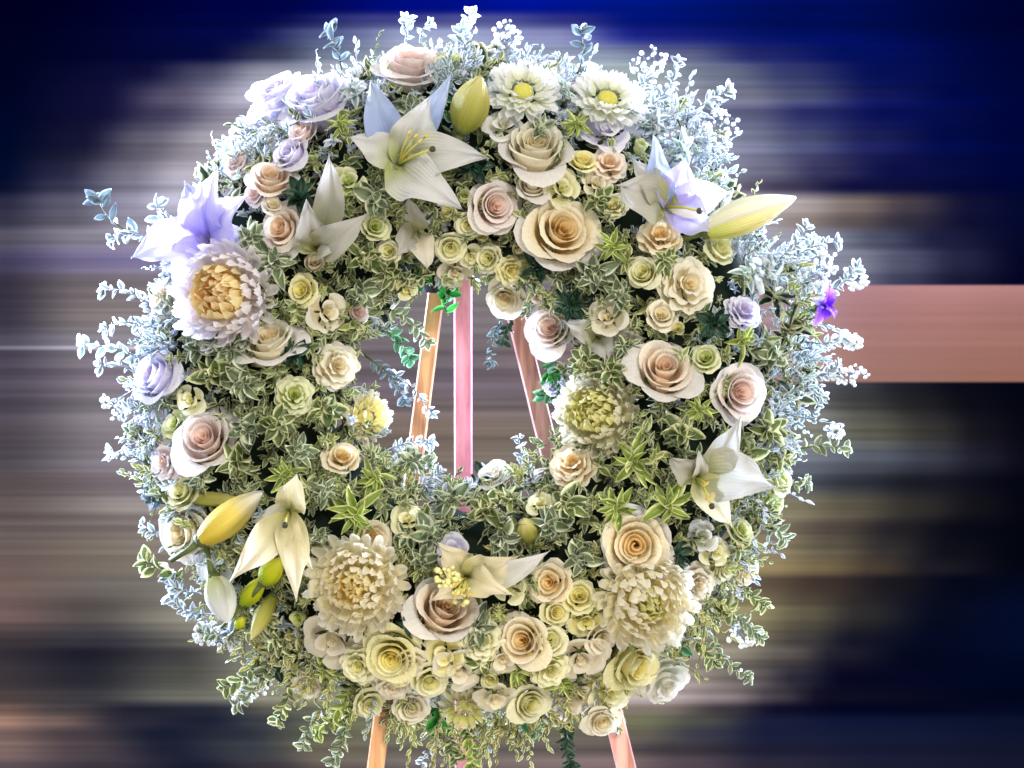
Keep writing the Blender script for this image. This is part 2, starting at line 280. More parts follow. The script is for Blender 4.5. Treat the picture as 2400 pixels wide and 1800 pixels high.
def build_backdrop():  # flat panel stands in for the blurred background, its glow painted on
    ys = sorted(set([-700, -500, -350] + list(range(-200, 1980, 3)) + [2050, 2200, 2400, 2700, 3100]))
    xs = [-1400, -1000, -700, -400, -200] + list(range(-100, 2520, 30)) + [2600, 2800, 3100, 3500, 3900]
    k = (D+YB)/D
    v, col, f = [], [], []
    for y in ys:
        r = 0
        while r < len(ROWS)-2 and y > ROWS[r+1][0]: r += 1
        y0, y1 = ROWS[r][0], ROWS[r+1][0]; t = max(0, min(1, (y-y0)/(y1-y0))); t = t*t*(3-2*t)
        for x in xs:
            c = row_at(r, x).lerp(row_at(r+1, x), t)
            n = mnoise.noise(Vector((x*.0006, y*.026, 3.1)))*.15+mnoise.noise(Vector((x*.0005+9, y*.07, 7.7)))*.13+mnoise.noise(Vector((x*.0007+2, y*.16, 1.7)))*.08
            fade = min(1, max(c)/90)
            if x > 1930 and 672 < y < 892: fade *= .25
            g = 1+n*fade
            c = [max(0, min(255, q*g)) for q in c]
            bk = BK*(1+.32*sm((y-950)/500)*(1-sm(x/1500)))*(1+.34*math.exp(-((math.hypot(x-CX, y-CY)-790)/110)**2)); c = lin(c); col.append((c[0]*bk, c[1]*bk, c[2]*bk*(1.06-.14*sm((x-1300)/500)*sm((400-y)/200)), 1))  # pale halo round the wreath painted in; lower left lifted against light falloff
            v.append(((x-1200)*S*k, YB, max(.004, ZC+(900-y)*S*k)))
    nx = len(xs)
    for i in range(len(ys)-1):
        for j in range(nx-1): f.append((i*nx+j, (i+1)*nx+j, (i+1)*nx+j+1, i*nx+j+1))
    m, t = nt('painted_light_streaks'); L = t.links.new
    a = N(t, 'ShaderNodeAttribute', attribute_name='col'); b = N(t, 'ShaderNodeBsdfDiffuse'); L(a.outputs['Color'], b.inputs[0])
    o = N(t, 'ShaderNodeOutputMaterial'); L(b.outputs[0], o.inputs[0])
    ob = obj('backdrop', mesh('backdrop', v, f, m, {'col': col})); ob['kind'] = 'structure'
    ob['label'] = 'dark blue backdrop with grey horizontal light streaks and glow painted in'
build_backdrop()
fl = obj('floor', mesh('floor', [(-4, -4, 0), (4, -4, 0), (4, 4, 0), (-4, 4, 0)], [(0, 1, 2, 3)], plain_mat('floor_grey', (80, 80, 86), .8, .2, 6)))
fl['kind'] = 'structure'

# ------------------------------------------------------------------ easel
def leg_mesh(name, a, b, wd, th, mat):
    a, b = Vector(a), Vector(b); d = (b-a).normalized(); sx = Vector((1, 0, 0)); sx = (sx-d*sx.dot(d)).normalized(); sy = d.cross(sx)
    v, f = [], []; c = .0022
    prof = [(-wd/2+c, -th/2), (wd/2-c, -th/2), (wd/2, -th/2+c), (wd/2, th/2-c), (wd/2-c, th/2), (-wd/2+c, th/2), (-wd/2, th/2-c), (-wd/2, -th/2+c)]
    for p in (a, a.lerp(b, .5), b):
        for x, y in prof: v.append(p+sx*x+sy*y)
    for i in range(2):
        for k in range(8): f.append((i*8+k, i*8+(k+1) % 8, (i+1)*8+(k+1) % 8, (i+1)*8+k))
    f.append(tuple(range(8))); f.append(tuple(range(23, 15, -1)))
    return mesh(name, v, f, mat, smooth=False)
ea = thing('easel', 'slim wooden three-legged easel holding up the flower wreath', 'easel', Matrix.Translation((P(1090, 900).x, .1, 0)))
iv = ea.matrix_basis.inverted()
def to_floor(p0, p1):
    d = p1-p0; return p0+d*(-(p0.z-.002)/d.z) if False else p0+d*((.002-p0.z)/d.z)
W1 = wood_mat('wood_pink', (244, 172, 202), (214, 132, 164)); W2 = wood_mat('wood_orange', (230, 178, 132), (176, 112, 74)); W3 = wood_mat('wood_rose', (236, 176, 168), (176, 116, 108))
a0, a1 = P(1022, 690, -.03), P(880, 1800, .03)
b0, b1 = P(1205, 720, -.03), P(1468, 1800, .03)
m0, m1 = P(1085, 560, -.03), P(1087, 1800, -.16)
for lab, p0, p1, wd, mt in (('orange-tan front leg', a0, a1, .0235, W2), ('rose-tinted front leg', b0, b1, .027, W3), ('upright pink rear leg', m0, m1, .0262, W1)):
    o = obj('leg', leg_mesh('leg', iv @ p0, iv @ to_floor(p0, p1), wd, .018, mt), ea); o['label'] = lab
obj('crossbar', leg_mesh('crossbar', iv @ P(985, 800+760, .0), iv @ P(1410, 800+760, .0), .02, .018, W2), ea)
tv, tf = tube([iv @ P(1020, 672, -.015), iv @ P(1010, 600, .01), iv @ P(1012, 480, .05)], [.019, .021, .018], 10)
obj('tape_wrap', mesh('tape_wrap', tv, tf, FOAM), ea)

# ------------------------------------------------------------------ wreath base ring
def torus(Rm, rt, nu=72, nv=18):
    v, f = [], []
    for i in range(nu):
        for j in range(nv):
            a, b = 2*PI*i/nu, 2*PI*j/nv; n = 1+.12*mnoise.noise(Vector((math.cos(a)*5, math.sin(a)*5, b*1.3)))
            r = Rm+rt*1.35*n*math.cos(b); v.append((r*math.cos(a), rt*.8*n*math.sin(b), r*math.sin(a)))
    for i in range(nu):
        for j in range(nv): f.append((i*nv+j, ((i+1) % nu)*nv+j, ((i+1) % nu)*nv+(j+1) % nv, i*nv+(j+1) % nv))
    return v, f
v, f = torus(498*S, .088)
wb = obj('wreath_base', mesh('wreath_base', v, f, MOSS)); wb.location = P(CX, CY, .035)
wb['label'] = 'dark mossy ring glimpsed in gaps between the flowers'; wb['category'] = 'wreath base'

# ------------------------------------------------------------------ petal shapes shared by the flowers
def rose_petal(r0, r1, z0, z1, ha, lip, seed, nu=7, nv=8, p=.8, notch=.0):
    rr = random.Random(seed); ph, ph2 = rr.uniform(0, 6), rr.uniform(0, 6); tl = rr.uniform(-.06, .06); pk = rr.uniform(.02, .09)
    def fn(u, t):
        uu = u*(1-.20*abs(t)**3.0+pk*(1-abs(t))-notch*(1-abs(t))**2)
        s = math.sin(min(uu, 1.05)*PI/2)
        r = r0+(r1-r0)*max(s, 0)**(1/p); z = z0+(z1-z0)*uu**.9
        k = max(0, (uu-.72)/.28); r += lip*k*k+.025*r1*math.sin(4*t+ph)*uu**3; z -= lip*.75*k**2.2; z += .05*math.sin(3*t+ph2)*uu**3+tl*uu
        wv = ha*(.42+.58*sm(uu*1.5)); a = t*wv
        r *= 1-.05*(1-t*t)+.02
        return (r*math.cos(a), r*math.sin(a), z)
    v, f, us, vs = grid(fn, nu, nv); return mesh('petal', v, f, PM['cream'], {'u': us, 'v': vs})
def spiral_heart(turns, rmax, ztop, zbot, seed):
    n = int(turns*14); rr = random.Random(seed); ph = rr.uniform(0, 6)
    v, f, us, vs = [], [], [], []
    for i in range(n+1):
        t = i/n; a = t*turns*2*PI+ph; r = .025+rmax*t**.85; r *= 1+.07*math.sin(3*a+ph)
        for k in range(5):
            h = k/4; q = r*(.72+.28*h)+(.045*h**3); z = zbot+(ztop-zbot)*h-.10*t*h+.02*math.sin(2.3*a)*h
            if k == 4: q += .02; z -= .01
            v.append((q*math.cos(a), q*math.sin(a), z)); us.append(.05+.5*h*t+.15*h); vs.append(t*2-1)
    for i in range(n):
        for k in range(4): f.append((i*5+k, (i+1)*5+k, (i+1)*5+k+1, i*5+k+1))
    return mesh('heart', v, f, PM['cream'], {'u': us, 'v': vs})
def forms(nvar, s0, turns, hr, hz, rings, pw, nu=7, nv=8, notch=0, jit=.15):
    out = []
    for var in range(nvar):
        lst = []
        for k, (n, r0, r1, z0, z1, ha, lip) in enumerate(rings):
            ms = [rose_petal(r0, r1*(1+.06*q), z0, z1+.05*q, ha, lip*(1+.5*q), s0+var*100+k*10+q, nu, nv, pw, notch) for q in range(2)]
            for i in range(n): lst.append((ms[i % 2], 2*PI*(i+.37*k+.2*var)/n+var+random.uniform(-jit, jit), k))
        out.append((spiral_heart(turns+.25*var, hr, hz, -.1, s0+var*100), lst))
    return out
ROSE = forms(3, 0, 2.5, .29, .62, [(3, .06, .41, -.3, .68, 1.35, .05), (3, .08, .55, -.5, .60, 1.35, .10), (4, .10, .72, -.6, .48, 1.15, .16), (5, .12, .86, -.7, .22, 1.0, .18)], 1.9)
CUP = forms(3, 1000, 2.3, .27, .66, [(3, .06, .38, -.3, .74, 1.3, .03), (3, .1, .56, -.6, .76, 1.35, .08), (4, .14, .74, -.8, .66, 1.1, .14), (4, .16, .86, -.9, .40, 1.05, .26)], 2.0)
SPRAY = forms(4, 2000, 1.6, .25, .52, [(3, .08, .44, -.2, .58, 1.25, .07), (4, .1, .66, -.4, .46, 1.0, .16), (5, .12, .86, -.5, .14, .85, .20)], 1.7, 6, 6, .10, .25)
RUFF = forms(3, 3000, 1.6, .20, .6, [(4, .06, .34, -.1, .64, .75, .12), (6, .08, .56, -.3, .54, .7, .16), (7, .1, .76, -.4, .34, .62, .20), (7, .12, .90, -.5, .02, .62, .16)], 1.5, 6, 8, .16, .3)
OPEN = forms(3, 4000, 1.2, .13, .40, [(3, .05, .42, -.2, .46, .95, .10), (5, .08, .92, -.35, .16, .70, .14)], 1.3, 6, 6, 0, .3)
BUD = [(spiral_heart(1.6, .3, .9, -.2, 5000), [(rose_petal(.1, .5, -.7, .95, 1.4, .02, 5001+i, p=1.6), 2*PI*i/3, 0) for i in range(3)] + [(rose_petal(.14, .62, -.8, .75, 1.0, .06, 5010+i, p=1.6), 2*PI*i/3+.5, 1) for i in range(3)])]
FORM = {'rose': ROSE, 'cup': CUP, 'spray': SPRAY, 'ruff': RUFF, 'open': OPEN, 'bud': BUD}
cv, cf, cu, cvv = grid(lambda u, t: (.12+.75*u, t*.17*math.sin(PI*(.12+.88*u))**.8, -.36+.30*u*u-.05*t*t), 5, 2)
SEPAL = mesh('sepal', cv, cf, LM['var'], {'e': [min(1, abs(t)*.8) for t in cvv]})
tv, tf = tube([(0, 0, -.3), (0, .03, -.9), (.03, 0, -1.7)], [.14, .07, .06], 6)
STEMM = mesh('stem', tv, tf, STEM)

FLOWERS = []
GROUPN = {'rose': 'roses set into the wreath', 'spray_rose': 'small spray roses filling the wreath', 'carnation': 'frilled blossoms in the wreath', 'blossom': 'open blossoms in the wreath', 'flower_bud': 'flower buds in the wreath'}
def flower(form, px, py, Rpx, mat, tilt, label, out=0.0, name=None):
    if name is None: name = {'rose': 'rose', 'cup': 'rose', 'spray': 'spray_rose', 'ruff': 'carnation', 'open': 'blossom', 'bud': 'flower_bud'}[form]
    wob = 1.0 if form == 'spray' else .45
    n = normal(px, py, .55)+Vector((tilt[0]+R_.uniform(-.45, .45)*wob, 0, tilt[1]+R_.uniform(-.2, .6)*wob)); n.normalize()
    sc = Rpx*S*(1+.14*sm((py-1440)/80))*(.98 if form in ('rose', 'cup') else .91)
    # the visible middle of a tilted flower head sits in front of its seat
    off = .22*sc
    c = P(px, py, bulge(px, py)+.012+out+.022*sm((py-1420)/150))-n*off
    t = thing(name, label, name.replace('_', ' '), frame(n, R_.uniform(0, 6.28), c, sc), GROUPN[name])
    fr = form
    if form == 'spray': fr = R_.choice(('spray', 'spray', 'spray', 'ruff', 'cup', 'open', 'spray'))
    heart, lst = R_.choice(FORM[fr]); pm = PM[mat]
    hm = {'lilac': 'lilac', 'white': 'white', 'gold': 'gold'}.get(mat, mat)
    obj('heart', heart, t, None, PM[hm])
    last = max(k for _, _, k in lst)
    for me, a, k in lst:
        q = Matrix.Rotation(a+R_.uniform(-.06, .06), 4, 'Z') @ Matrix.Rotation(R_.uniform(-.07, .07), 4, 'Y') @ Matrix.Scale(R_.uniform(.95, 1.05), 4)
        obj('petal', me, t, q, PM['pale'] if k == last and form in ('rose', 'cup') and mat in ('gold', 'cream', 'peach', 'blush') else pm)
    if form in ('cup', 'bud', 'open'):
        for k in range(4): obj('sepal', SEPAL, t, Matrix.Rotation(1.57*k+.3, 4, 'Z') @ Matrix.Translation((0, 0, -.3)))
    obj('stem', STEMM, t)
    FLOWERS.append((px, py, Rpx))

T0 = (0, 0)
for a in [
 ('cup', 655, 222, 74, 'lilac', (-.3, .75), 'lilac-white rose at the upper left edge, left of its twin'),
 ('cup', 748, 232, 80, 'lilac', (-.2, .7), 'lilac-white rose with a beige cup, right of its twin'),
 ('spray', 706, 308, 42, 'blush', (-.1, .3), 'small blush spray rose under the lilac-white twin roses'),
 ('spray', 680, 362, 44, 'lilac', (-.2, .2), 'small lilac spray rose below the blush one, upper left'),
 ('spray', 636, 418, 50, 'peach', (0, .1), 'peach spray rose right of the big lilac lily'),
 ('spray', 596, 452, 34, 'blush', (-.2, .1), 'tiny blush spray rose touching the lilac lily petals'),
 ('spray', 552, 376, 44, 'blush', (-.3, .2), 'pale pink spray rose at the edge above the lilac lily'),
 ('rose', 962, 152, 74, 'blush', (0, .35), 'blush-white rose at the very top of the wreath'),
 ('cup', 1256, 350, 74, 'cream', (.25, .5), 'plump beige-cream rose below the white daisies at the top'),
 ('rose', 1160, 484, 60, 'blush', (.25, .1), 'pinkish rose facing right beside the large golden-hearted rose'),
 ('rose', 1316, 542, 86, 'gold', (.18, .14), 'largest cream rose with a golden swirling heart, upper ring'),
 ('rose', 662, 537, 58, 'peach', (-.25, 0), 'apricot rose between the lilac lily and the half-open lily'),
 ('spray', 1548, 552, 56, 'gold', (-.05, .3), 'golden frilly rose below the silver-petalled lily'),
 ('ruff', 1613, 668, 74, 'cream', (0, .15), 'wide cream double rose in the upper right of the ring'),
 ('cup', 1290, 770, 52, 'blush', (-.05, .2), 'blush rose at the hole\'s upper right corner'),
 ('cup', 1558, 868, 66, 'peach', (0, .55), 'peach cup-shaped rose at the right, wide open at its front'),
 ('rose', 1733, 920, 62, 'blush', (.05, .1), 'full blush rose right of the peach cup-shaped rose'),
 ('ruff', 1745, 728, 48, 'lilac', (.1, .35), 'pale lilac double flower near the violet petals'),
 ('cup', 632, 800, 64, 'cream', (-.1, 1.1), 'cream cup rose seen from its side, left inner ring'),
 ('cup', 365, 882, 58, 'lilac', (-.25, .25), 'pinkish-lilac rose at the far left edge, middle height'),
 ('cup', 480, 1030, 66, 'blush', (-.1, .3), 'blush rose on the left, above two paler neighbours'),
 ('ruff', 388, 1082, 56, 'blush', (-.3, .1), 'frilly pale pink flower at the left edge below the blush rose'),
 ('spray', 424, 1150, 48, 'lemon', (-.1, .1), 'pale lemon spray rose above the long yellow lily bud'),
 ('rose', 432, 1248, 70, 'cream', (-.25, 0), 'cream rose touching the lower tip of the yellow lily bud'),
 ('rose', 1490, 1278, 78, 'gold', (.02, .02), 'broad cream-gold rose above the lower right chrysanthemum'),
 ('cup', 1042, 1428, 72, 'peach', (.5, .45), 'peach-cream rose at the bottom, left of the yellow spray roses'),
 ('open', 778, 1502, 66, 'beige', (-.1, -.25), 'beige open flower under the lower left chrysanthemum'),
 ('rose', 918, 1540, 56, 'yellow', (-.1, .05), 'yellow rose just above the left easel leg'),
 ('ruff', 922, 1606, 48, 'beige', (0, -.3), 'beige frilled flower right where the left easel leg emerges'),
 ('spray', 1286, 1366, 54, 'gold', (0, .15), 'golden spray rose, biggest of the bright yellow cluster'),
 ('spray', 1358, 1396, 44, 'yellow', (.1, 0), 'yellow spray rose on the right of the bright cluster'),
 ('spray', 1304, 1436, 35, 'yellow', (0, -.1), 'round yellow spray rose lowest left in the bright cluster'),
 ('spray', 1374, 1458, 42, 'yellow', (.1, -.2), 'yellow spray rose lowest right in the bright cluster'),
 ('open', 1194, 1376, 38, 'lemon', (-.2, .1), 'lemon blossom on the left end of the bright cluster'),
 ('ruff', 1340, 1085, 58, 'gold', (-.05, .2), 'golden ruffled flower at the lower right of the hole'),
 ('spray', 802, 1070, 46, 'gold', (-.05, 0), 'golden spray rose on the left inner ring among variegated leaves'),
 ('spray', 878, 1260, 46, 'gold', (.1, .1), 'golden spray rose above the lower left chrysanthemum'),
 ('spray', 958, 1218, 44, 'lemon', (0, .1), 'lemon spray rose below the hole, left of centre'),
 ('bud', 736, 618, 38, 'beige', (0, .3), 'closed beige rosebud under the half-open grey lily'),
 ('spray', 706, 680, 40, 'yellow', (-.1, 0), 'yellow spray rose right of the orange-hearted chrysanthemum'),
 ('spray', 768, 732, 50, 'cream', (0, 0), 'cream spray rose right above the side-facing cream cup'),
 ('bud', 838, 732, 36, 'blush', (.15, .2), 'blush rosebud at the left rim of the hole'),
 ('open', 954, 674, 28, 'yellow', (.1, 0), 'tiny yellow blossom beside the dark tape on the easel'),
 ('open', 816, 424, 40, 'green', (0, .2), 'greenish-yellow blossom between the two upper lilies'),
 ('ruff', 790, 858, 60, 'cream', (.15, .05), 'cream double flower bulging into the left of the hole'),
 ('spray', 1098, 528, 32, 'lemon', (0, .1), 'lemon spray rose above the cluster over the pink easel leg'),
 ('spray', 1056, 582, 38, 'lemon', (-.1, 0), 'lemon spray rose left in the cluster over the pink leg'),
 ('open', 1104, 604, 30, 'lemon', (0, 0), 'small lemon blossom in the middle over the pink leg'),
 ('spray', 1143, 606, 36, 'lemon', (.1, 0), 'lemon spray rose right in the cluster over the pink leg'),
 ('open', 1068, 640, 42, 'beige', (0, -.35), 'drooping beige blossom capping the pink easel leg'),
 ('spray', 1198, 634, 38, 'yellow', (.1, .1), 'yellow spray rose below left of the largest cream rose'),
 ('spray', 1184, 700, 46, 'cream', (-.05, -.1), 'cream spray rose on the upper rim of the hole'),
 ('bud', 1262, 694, 26, 'peach', (0, .3), 'small peach bud above the blush rose by the hole'),
 ('bud', 1087, 462, 26, 'green', (0, .4), 'pale green bud beside the white lily\'s lowest petal'),
 ('cup', 1248, 438, 36, 'cream', (-.05, .45), 'small cream rose perched above the largest cream rose'),
 ('open', 1318, 440, 46, 'lemon', (.1, .3), 'loose lemon blossom between beige rose and largest cream rose'),
 ('spray', 1366, 374, 38, 'yellow', (0, .2), 'yellow spray rose right of the plump beige rose'),
 ('ruff', 1428, 382, 48, 'peach', (.1, .2), 'peach frilled flower left of the silver-petalled lily'),
 ('bud', 1500, 346, 26, 'green', (.1, .4), 'little green bud above the silver-petalled lily'),
 ('spray', 1508, 640, 38, 'lemon', (-.1, .1), 'lemon spray rose left of the wide cream double rose'),
 ('spray', 1690, 580, 42, 'lemon', (.1, .2), 'lemon spray rose beneath the white lily bud on the right'),
 ('spray', 1552, 738, 40, 'cream', (0, .1), 'cream spray rose above the peach cup-shaped rose'),
 ('spray', 1654, 838, 38, 'green', (.05, .2), 'greenish-white spray rose between peach cup and blush rose'),
 ('open', 1424, 742, 44, 'cream', (-.1, .2), 'cream blossom with loose petals right of the hole\'s blush rose'),
 ('spray', 1738, 1242, 38, 'green', (.1, .1), 'pale green spray rose below the grey lily, right side'),
 ('spray', 1678, 1292, 38, 'lemon', (.05, .2), 'lemon spray rose right of the broad cream-gold rose'),
 ('spray', 1702, 1335, 36, 'lemon', (.05, -.1), 'lemon spray rose over the pinkish flower, lower right'),
 ('open', 1750, 1342, 40, 'gold', (.2, 0), 'golden blossom on the lower right edge'),
 ('spray', 1812, 1190, 46, 'green', (.2, .05), 'pale green spray rose on the right edge below the grey lily'),
 ('spray', 1830, 1128, 34, 'green', (.25, .1), 'small green-white spray rose on the right edge, beside lily tip'),
 ('open', 1648, 1256, 36, 'lilywhite', (0, .3), 'white starry blossom under the grey lily'),
 ('ruff', 1634, 1368, 56, 'beige', (.15, 0), 'beige frilled flower right of the lower right chrysanthemum'),
 ('open', 1622, 1428, 44, 'beige', (.15, -.2), 'beige blossom lower right of the right chrysanthemum'),
 ('cup', 1486, 1560, 52, 'yellow', (.25, -.05), 'clear yellow rose above the right easel leg'),
 ('open', 1362, 1548, 54, 'beige', (0, -.2), 'beige blossom left of the clear yellow rose'),
 ('spray', 1226, 1502, 50, 'gold', (0, .1), 'golden rose at bottom centre under the bright cluster'),
 ('ruff', 1560, 1602, 62, 'white', (.3, -.25), 'white frilled flower hanging at the lower right rim'),
 ('open', 1334, 1652, 56, 'beige', (0, -.3), 'beige blossom at the lowest rim near the right easel leg'),
 ('spray', 1042, 1538, 40, 'yellow', (0, 0), 'yellow spray rose below the peach-cream bottom rose'),
 ('spray', 1008, 1598, 44, 'lemon', (-.05, -.1), 'lemon spray rose at the bottom, right of the left leg'),
 ('open', 1076, 1572, 50, 'beige', (.1, -.2), 'beige blossom at bottom centre beside the lemon spray rose'),
 ('spray', 406, 992, 36, 'green', (-.2, .1), 'greenish spray rose upper left of the left blush rose'),
 ('open', 444, 938, 36, 'lemon', (-.1, .1), 'lemon blossom below the pinkish-lilac edge rose'),
 ('bud', 702, 1448, 28, 'green', (0, .1), 'round green bud under the tattered cream lily'),
 ('open', 498, 1338, 46, 'white', (-.1, .2), 'white blossom below the cream rose at lower left'),
 ('spray', 1156, 1108, 44, 'white', (.1, .5), 'white flower at the bottom rim of the hole'),
 ('open', 1266, 1178, 32, 'lemon', (0, .1), 'tiny lemon blossom below the hole, right of the pink leg'),
 ('open', 1282, 160, 40, 'white', (0, .5), 'white starry blossom with green base above the daisies'),
 ('open', 1376, 158, 30, 'white', (.1, .5), 'smaller white blossom with green base at the top, right'),
 ('open', 1056, 136, 34, 'green', (0, .4), 'green-white blossom at the top beside the blush-white rose'),
 ('open', 1060, 1290, 40, 'lilac', (0, .1), 'faint lilac blossom above the lower centre lily'),
 ('ruff', 690, 925, 50, 'green', (-.05, .3), 'pale green-white flower head above the left leaf rosettes'),
 ('ruff', 378, 700, 54, 'beige', (-.3, .1), 'greyish beige frilled flower at the left edge below the lilac lily'),
 ('spray', 1440, 480, 34, 'lemon', (-.1, .1), 'lemon spray rose left of the silver lily\'s lowest petal'),
 ('spray', 880, 530, 36, 'green', (.1, .1), 'green-yellow spray rose among leaves under the white lily'),
 ('open', 1420, 300, 60, 'lilac', (.1, .3), 'pale lilac blossom under the two white daisies'),
 ('open', 1180, 290, 46, 'white', (.0, .2), 'white blossom between the olive bud and the beige rose'),
 ('spray', 868, 1650, 36, 'lemon', (0, -.2), 'lemon spray rose hanging lowest, left of the left easel leg'),
 ('spray', 965, 1660, 38, 'cream', (0, -.2), 'cream spray rose hanging between left leg and drooping olive chrysanthemum'),
 ('open', 1160, 1640, 40, 'cream', (0, -.2), 'cream blossom hanging right of the drooping olive chrysanthemum'),
 ('spray', 1240, 1650, 38, 'lemon', (0, -.2), 'lemon spray rose at the low rim midway between the legs'),
 ('spray', 1410, 1690, 34, 'cream', (.1, -.2), 'small cream spray rose just above the right leg'),
 ('spray', 1290, 1500, 36, 'lemon', (0, .1), 'lemon spray rose right of the golden bottom rose'),
 ('bud', 1150, 1590, 28, 'lemon', (0, .1), 'lemon bud at bottom centre below the grey rosettes'),
 ('spray', 1000, 1480, 34, 'lemon', (0, 0), 'lemon spray rose left under the peach-cream bottom rose'),
 ('spray', 860, 1470, 32, 'cream', (0, 0), 'small cream spray rose under the left chrysanthemum'),
 ('spray', 1410, 1500, 36, 'cream', (0, 0), 'cream spray rose under the right chrysanthemum, left part'),
 ('spray', 720, 1610, 34, 'cream', (-.1, -.1), 'small cream spray rose at the lower left rim'),
 ('bud', 1050, 500, 26, 'lemon', (0, .2), 'lemon bud above the cluster over the pink leg, left'),
 ('bud', 1130, 555, 24, 'lemon', (0, .2), 'lemon bud between the cluster and the pinkish rose'),
 ('spray', 1400, 430, 34, 'cream', (0, .1), 'cream spray rose below the peach frilled flower'),
 ('bud', 1215, 580, 24, 'cream', (0, .2), 'cream bud left of the largest rose\'s lower petals'),
 ('spray', 640, 480, 28, 'cream', (0, .1), 'tiny cream spray rose above the apricot rose'),
 ('spray', 910, 590, 30, 'lemon', (0, 0), 'lemon spray rose left of the dark tape'),
 ('bud', 1590, 770, 24, 'lemon', (0, .2), 'lemon bud above the peach cup rose, right'),
 ('spray', 1300, 900, 34, 'lilac', (-.3, .1), 'pale lilac spray rose at the hole\'s right rim'),
 ('ruff', 1130, 1500, 46, 'lemon', (0, .1), 'lemon ruffled flower at bottom centre beside the grey succulent-like rosette'),
 ('spray', 1180, 1545, 42, 'cream', (0, 0), 'cream spray rose left under the golden bottom rose'),
 ('ruff', 1290, 1570, 46, 'lemon', (0, -.1), 'lemon ruffled flower lower right of the golden bottom rose'),
 ('open', 1435, 1625, 46, 'lemon', (.1, -.1), 'lemon blossom just below the clear yellow rose'),
 ('spray', 960, 1560, 36, 'cream', (0, 0), 'cream spray rose right of the big yellow bottom rose'),
 ('ruff', 840, 1560, 44, 'lemon', (-.1, 0), 'lemon ruffled flower left of the big yellow bottom rose'),
]: flower(*a)

# ------------------------------------------------------------------ lilies
def lily_petal_mesh(c, tip, W, nrm, arch, curl, seed):
    """tepal from c to tip (world offsets), nrm points at the viewer side; arch lifts, curl bends the tip back"""
    rr = random.Random(seed); ph = rr.uniform(0, 6); d = tip-c; Ln = d.length; d = d.normalized()
    side = d.cross(nrm).normalized(); up = side.cross(d).normalized(); tw = rr.uniform(-.6, .6); bend = rr.uniform(-.09, .09)
    def fn(u, t):
        wv = .98*W*(math.sin(PI*min(1, (.03+.97*u))**.88)**1.05 if u < 1 else 0)
        wv = max(wv, W*.02)
        a = tw*u
        q = side*math.cos(a)+up*math.sin(a)
        p = d*(Ln*u)+up*(Ln*(1.3*arch*math.sin(PI*u*.9)-1.5*curl*u**3))+side*(bend*Ln*math.sin(PI*u))
        x = t*wv
        h = -.20*W*math.exp(-(t/.18)**2)+.34*W*t*t*(1-u*1.5)+.20*W*math.sin(9*u+ph+2*t)*abs(t)**2+.09*W*math.sin(19*u+2*ph-3*t)*t*t+.05*W*math.sin(13*u+5*t+ph)
        return p+q*x+up*h
    v, f, us, vs = grid(fn, 22, 10); return mesh('petal', v, f, None, {'u': us, 'v': vs})
def lily(cx, cy, tips, mat, label, out=.02, fil=None, stig=None):
    base = P(cx, cy, bulge(cx, cy)+out-.02); nrm = (normal(cx, cy, .35)).normalized()
    t = thing('lily', label, 'lily', Matrix.Translation(base), 'lilies set into the wreath')
    for i, (x, y, W, o, arch, curl, mt) in enumerate(tips):
        tp = P(x, y, bulge(cx, cy)+out+o)-base
        me = lily_petal_mesh(Vector((0, 0, 0)), tp, W*S, nrm, arch, curl, cx+i*7)
        me.materials.append(PM[mt or mat]); obj('petal', me, t)
    for i, (x, y) in enumerate(fil or []):
        tp = P(x, y, bulge(cx, cy)+out+.045)-base; mid = tp*.5+nrm*.014
        tv, tf = tube([Vector((0, 0, 0))+nrm*.004, mid, tp], [.0016, .0013, .001], 6); s = obj('stamen', mesh('stamen', tv, tf, FILA), t)
        d = (tp-mid).normalized(); q = d.orthogonal().normalized()
        av, af = tube([tp-q*.005, tp-q*.002, tp+q*.002, tp+q*.005], [.0008, .0019, .0019, .0008], 6); obj('anther', mesh('anther', av, af, ANTH), s)
    if stig:
        tp = P(*stig, bulge(cx, cy)+out+.06)-base; mid = tp*.5+nrm*.012
        tv, tf = tube([nrm*.004, mid, tp], [.0024, .0019, .0016], 8); s = obj('pistil', mesh('pistil', tv, tf, FILA), t)
        d = (tp-mid).normalized(); av, af = tube([tp-d*.002, tp, tp+d*.003, tp+d*.005], [.0018, .0042, .0042, .0015], 8); obj('stigma', mesh('stigma', av, af, STIG), s)
    sv, sf = tube([-nrm*-.002, -nrm*.05, -nrm*.11], [.006, .004, .004], 8); obj('stem', mesh('stem', sv, sf, STEM), t)
    for x, y, *_ in tips: FLOWERS.append(((cx+x)/2, (cy+y)/2, 38))
    FLOWERS.append((cx, cy, 50))
lily(935, 385, [(868, 188, 44, .0, .10, .12, 'bluestrap'), (1056, 176, 30, -.02, .08, .0, 'bluestrap'), (826, 322, 40, .01, .12, .15, None), (1000, 232, 50, .02, .12, .12, None), (1122, 362, 56, .03, .12, .16, None), (1052, 462, 62, .05, .16, .20, None)], 'lilywhite', 'large open white lily with green-yellow stamens at the top of the wreath', .03,
     [(975, 318), (985, 330), (960, 310), (1000, 318)], (1012, 350))
lily(492, 566, [(432, 424, 52, .0, .14, .0, None), (506, 400, 50, .03, .2, .0, None), (572, 462, 54, .03, .2, .05, None), (580, 548, 40, .01, .1, .1, None), (306, 600, 60, .0, .14, .08, None), (400, 650, 40, .01, .1, .1, None)], 'lilylilac', 'large lilac-tinted lily with upright petals on the upper left edge', .02)
lily(742, 580, [(772, 362, 36, .02, .10, .0, None), (720, 472, 38, .03, .22, .05, None), (852, 506, 40, .05, .20, .12, None), (700, 520, 40, .01, .15, .0, None), (815, 560, 34, .03, .2, .1, 'lilygrey')], 'lilygrey', 'half-open greyish lily with one tall petal, upper left ring', .035)
